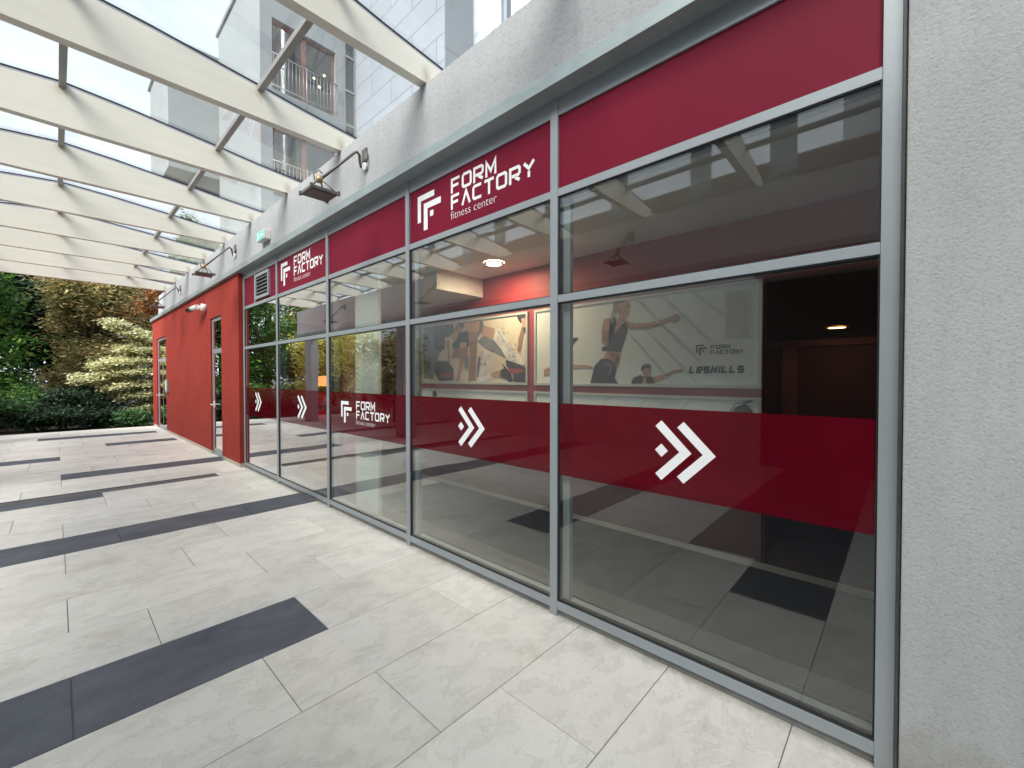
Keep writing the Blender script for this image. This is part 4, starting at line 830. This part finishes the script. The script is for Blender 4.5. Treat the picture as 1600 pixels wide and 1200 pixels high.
def crown_clumps(c, rad, n, sub=.42, seed=1):
    rg = random.Random(seed); o = []
    for k in range(n):
        th = rg.uniform(0, 6.283); u = rg.uniform(-1, 1); q = math.sqrt(1 - u * u); rr = rg.uniform(.45, .95)
        s = sub * rg.uniform(.6, 1.25)
        o.append((c[0] + rad[0] * rr * q * math.cos(th), c[1] + rad[1] * rr * q * math.sin(th), c[2] + rad[2] * rr * u, rad[0] * s, rad[1] * s, rad[2] * s * .7))
    return o
def tree(label, base, h, c, rad, mat, n, size, nc=16, seed=1, group=None, name='broadleaf_tree', flat=.3, sub=.42):
    t = thing(name, base, label, 'tree', group); cc = crown_clumps(c, rad, nc, sub, seed)
    trunk(t, base, h, .05 * h ** .8, [q[:3] for q in cc[::2]]); leaves('crown', cc, n, size, LM[mat], t, base, flat); return t
G0 = -.06
tree('dark green leafy tree with yellowing tips at the left edge behind the paving', (24.5, -5.2, G0), 5.0, (24.5, -5.45, 4.5), (2.5, 2.5, 3.4), 'green', 16000, .17, 26, 3)
tree('big copper brown autumn tree in the middle of the planting', (27.0, -1.2, G0), 5.0, (26.0, -1.15, 3.7), (2.3, 1.8, 3.9), 'copper', 24000, .16, 40, 5, flat=.7, sub=.36)
tree('rusty orange tree behind the dogwood near the red wall', (31.0, 1.6, G0), 5.5, (31.0, 1.6, 5.2), (2.4, 2.2, 3.2), 'rust', 15000, .16, 26, 8, flat=.6)
tree('dark evergreen tree at the back of the planting on the left', (30, -4.6, G0), 5.5, (30, -4.6, 4.4), (2.4, 3.4, 4.6), 'dark', 16000, .27, 30, 11)
tree('dark evergreen tree standing behind the copper tree', (32, -1.0, G0), 5.5, (32, -1.0, 4.4), (2.4, 3.4, 4.6), 'dark', 16000, .27, 30, 12)
tree('dark evergreen tree behind the rusty orange tree', (36, 4.2, G0), 6, (36, 4.2, 4.6), (3.0, 3.4, 4.6), 'dark', 10000, .24, 24, 13)
tree('tall green tree whose top shows through the canopy glass', (30.5, 3.6, G0), 8.5, (30.5, 3.3, 8.8), (1.7, 1.3, 2.6), 'green', 9000, .16, 18, 14)
for k, (x, y, hh, r, mt, lab) in enumerate(((20.5, -8.6, 5.5, 2.3, 'gold', 'golden olive tree mirrored in the far upper panes'), (24.5, -8.8, 6.5, 2.6, 'gold', 'golden tree mirrored next to the far red pier'),
        (19.3, -6.2, 3.6, 1.5, 'gold', 'low golden tree mirrored beside the grey column'), (13.4, -6.0, 3.0, 1.15, 'copper', 'small brown tree mirrored in the middle bay'),
        (22.0, -6.4, 3.2, 1.3, 'fresh', 'small light green tree mirrored in the farthest bay'))):
    tree(lab, (x, y, G0), hh * .6, (x, y, hh * .58), (r, r, hh * .48), mt, 7000, .15, 18, 20 + k)
# variegated dogwood in flat tiers
db = (20.9, .35, G0); t = thing('dogwood_tree', db, 'variegated cream dogwood spreading in flat tiers beside the red wall', 'tree')
tiers = [((-.95, 3.62), (.6, 2.95)), ((-.66, 2.72), (.9, 2.66)), ((-1.35, 2.12), (.8, 2.45)), ((-1.82, 1.62), (.7, 2.0)), ((-1.15, 1.30), (.8, 1.55)), ((-.82, .98), (.8, 1.15)), ((-.30, .52), (.8, .72))]
cl = []; tips = []
for (ya, za), (yb, zb) in tiers:
    ya += .14; tips.append((20.9, ya + .1, za - .05))
    for k in range(7):
        u = k / 6; y = ya + (yb - ya) * u; z = za + (zb - za) * u ** .8; w = .24 + .55 * u
        for xo in (-1, 0, 1): cl.append((20.9 + xo * w * .8 + random.uniform(-.1, .1), y + random.uniform(-.06, .06), z + random.uniform(-.05, .05) - .10 * abs(xo), .30 + .16 * u, .22, .085))
trunk(t, db, 3.0, .07, tips); leaves('crown', cl, 36000, .10, LM['cream'], t, db, 1.0, .25)
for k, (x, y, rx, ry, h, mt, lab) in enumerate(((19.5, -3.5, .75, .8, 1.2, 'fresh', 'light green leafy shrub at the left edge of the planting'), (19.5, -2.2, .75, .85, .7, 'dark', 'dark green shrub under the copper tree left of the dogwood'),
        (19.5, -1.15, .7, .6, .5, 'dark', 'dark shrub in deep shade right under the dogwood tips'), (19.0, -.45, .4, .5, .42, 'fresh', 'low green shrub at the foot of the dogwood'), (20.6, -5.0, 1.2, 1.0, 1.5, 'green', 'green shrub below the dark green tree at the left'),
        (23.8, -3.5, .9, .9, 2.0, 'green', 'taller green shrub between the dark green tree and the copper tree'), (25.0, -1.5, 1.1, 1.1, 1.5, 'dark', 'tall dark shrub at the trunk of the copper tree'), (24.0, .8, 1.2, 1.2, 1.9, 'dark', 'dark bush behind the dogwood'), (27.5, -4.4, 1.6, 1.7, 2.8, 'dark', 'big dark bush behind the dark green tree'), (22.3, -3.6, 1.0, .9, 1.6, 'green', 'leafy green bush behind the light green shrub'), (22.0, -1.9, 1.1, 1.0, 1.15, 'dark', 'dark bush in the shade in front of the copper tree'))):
    b = (x, y, G0); s = thing('shrub', b, lab, 'shrub', 'shrubs along the far edge of the paving')
    cc = crown_clumps((x, y, h * .5), (rx, ry, h * .5), 12, .5, 40 + k); trunk(s, b, h * .6, .03, [q[:3] for q in cc[::2]], 'stem'); leaves('foliage', cc, 3600, .10, LM[mt], s, b, .5)
# street lamp whose flat head shows above the dogwood
lb = (24.0, .55, G0); t = thing('street_lamp', lb, 'dark street lamp whose flat head peeks out above the dogwood', 'street lamp')
def f(m): m.tube([(24, .55, 0), (24, .55, 3.2), (24, .50, 3.27)], [.06, .05, .045], 12)
part('pole', M['dark'], t, lb, f)
def f(m): m.prism_x([(.35, 3.22), (.35, 3.32), (-.40, 3.36), (-.40, 3.27)], 23.85, 24.15)
part('lamp_head', surf('lamp_slate', (.07, .07, .10), .5, .1), t, lb, f, .01)
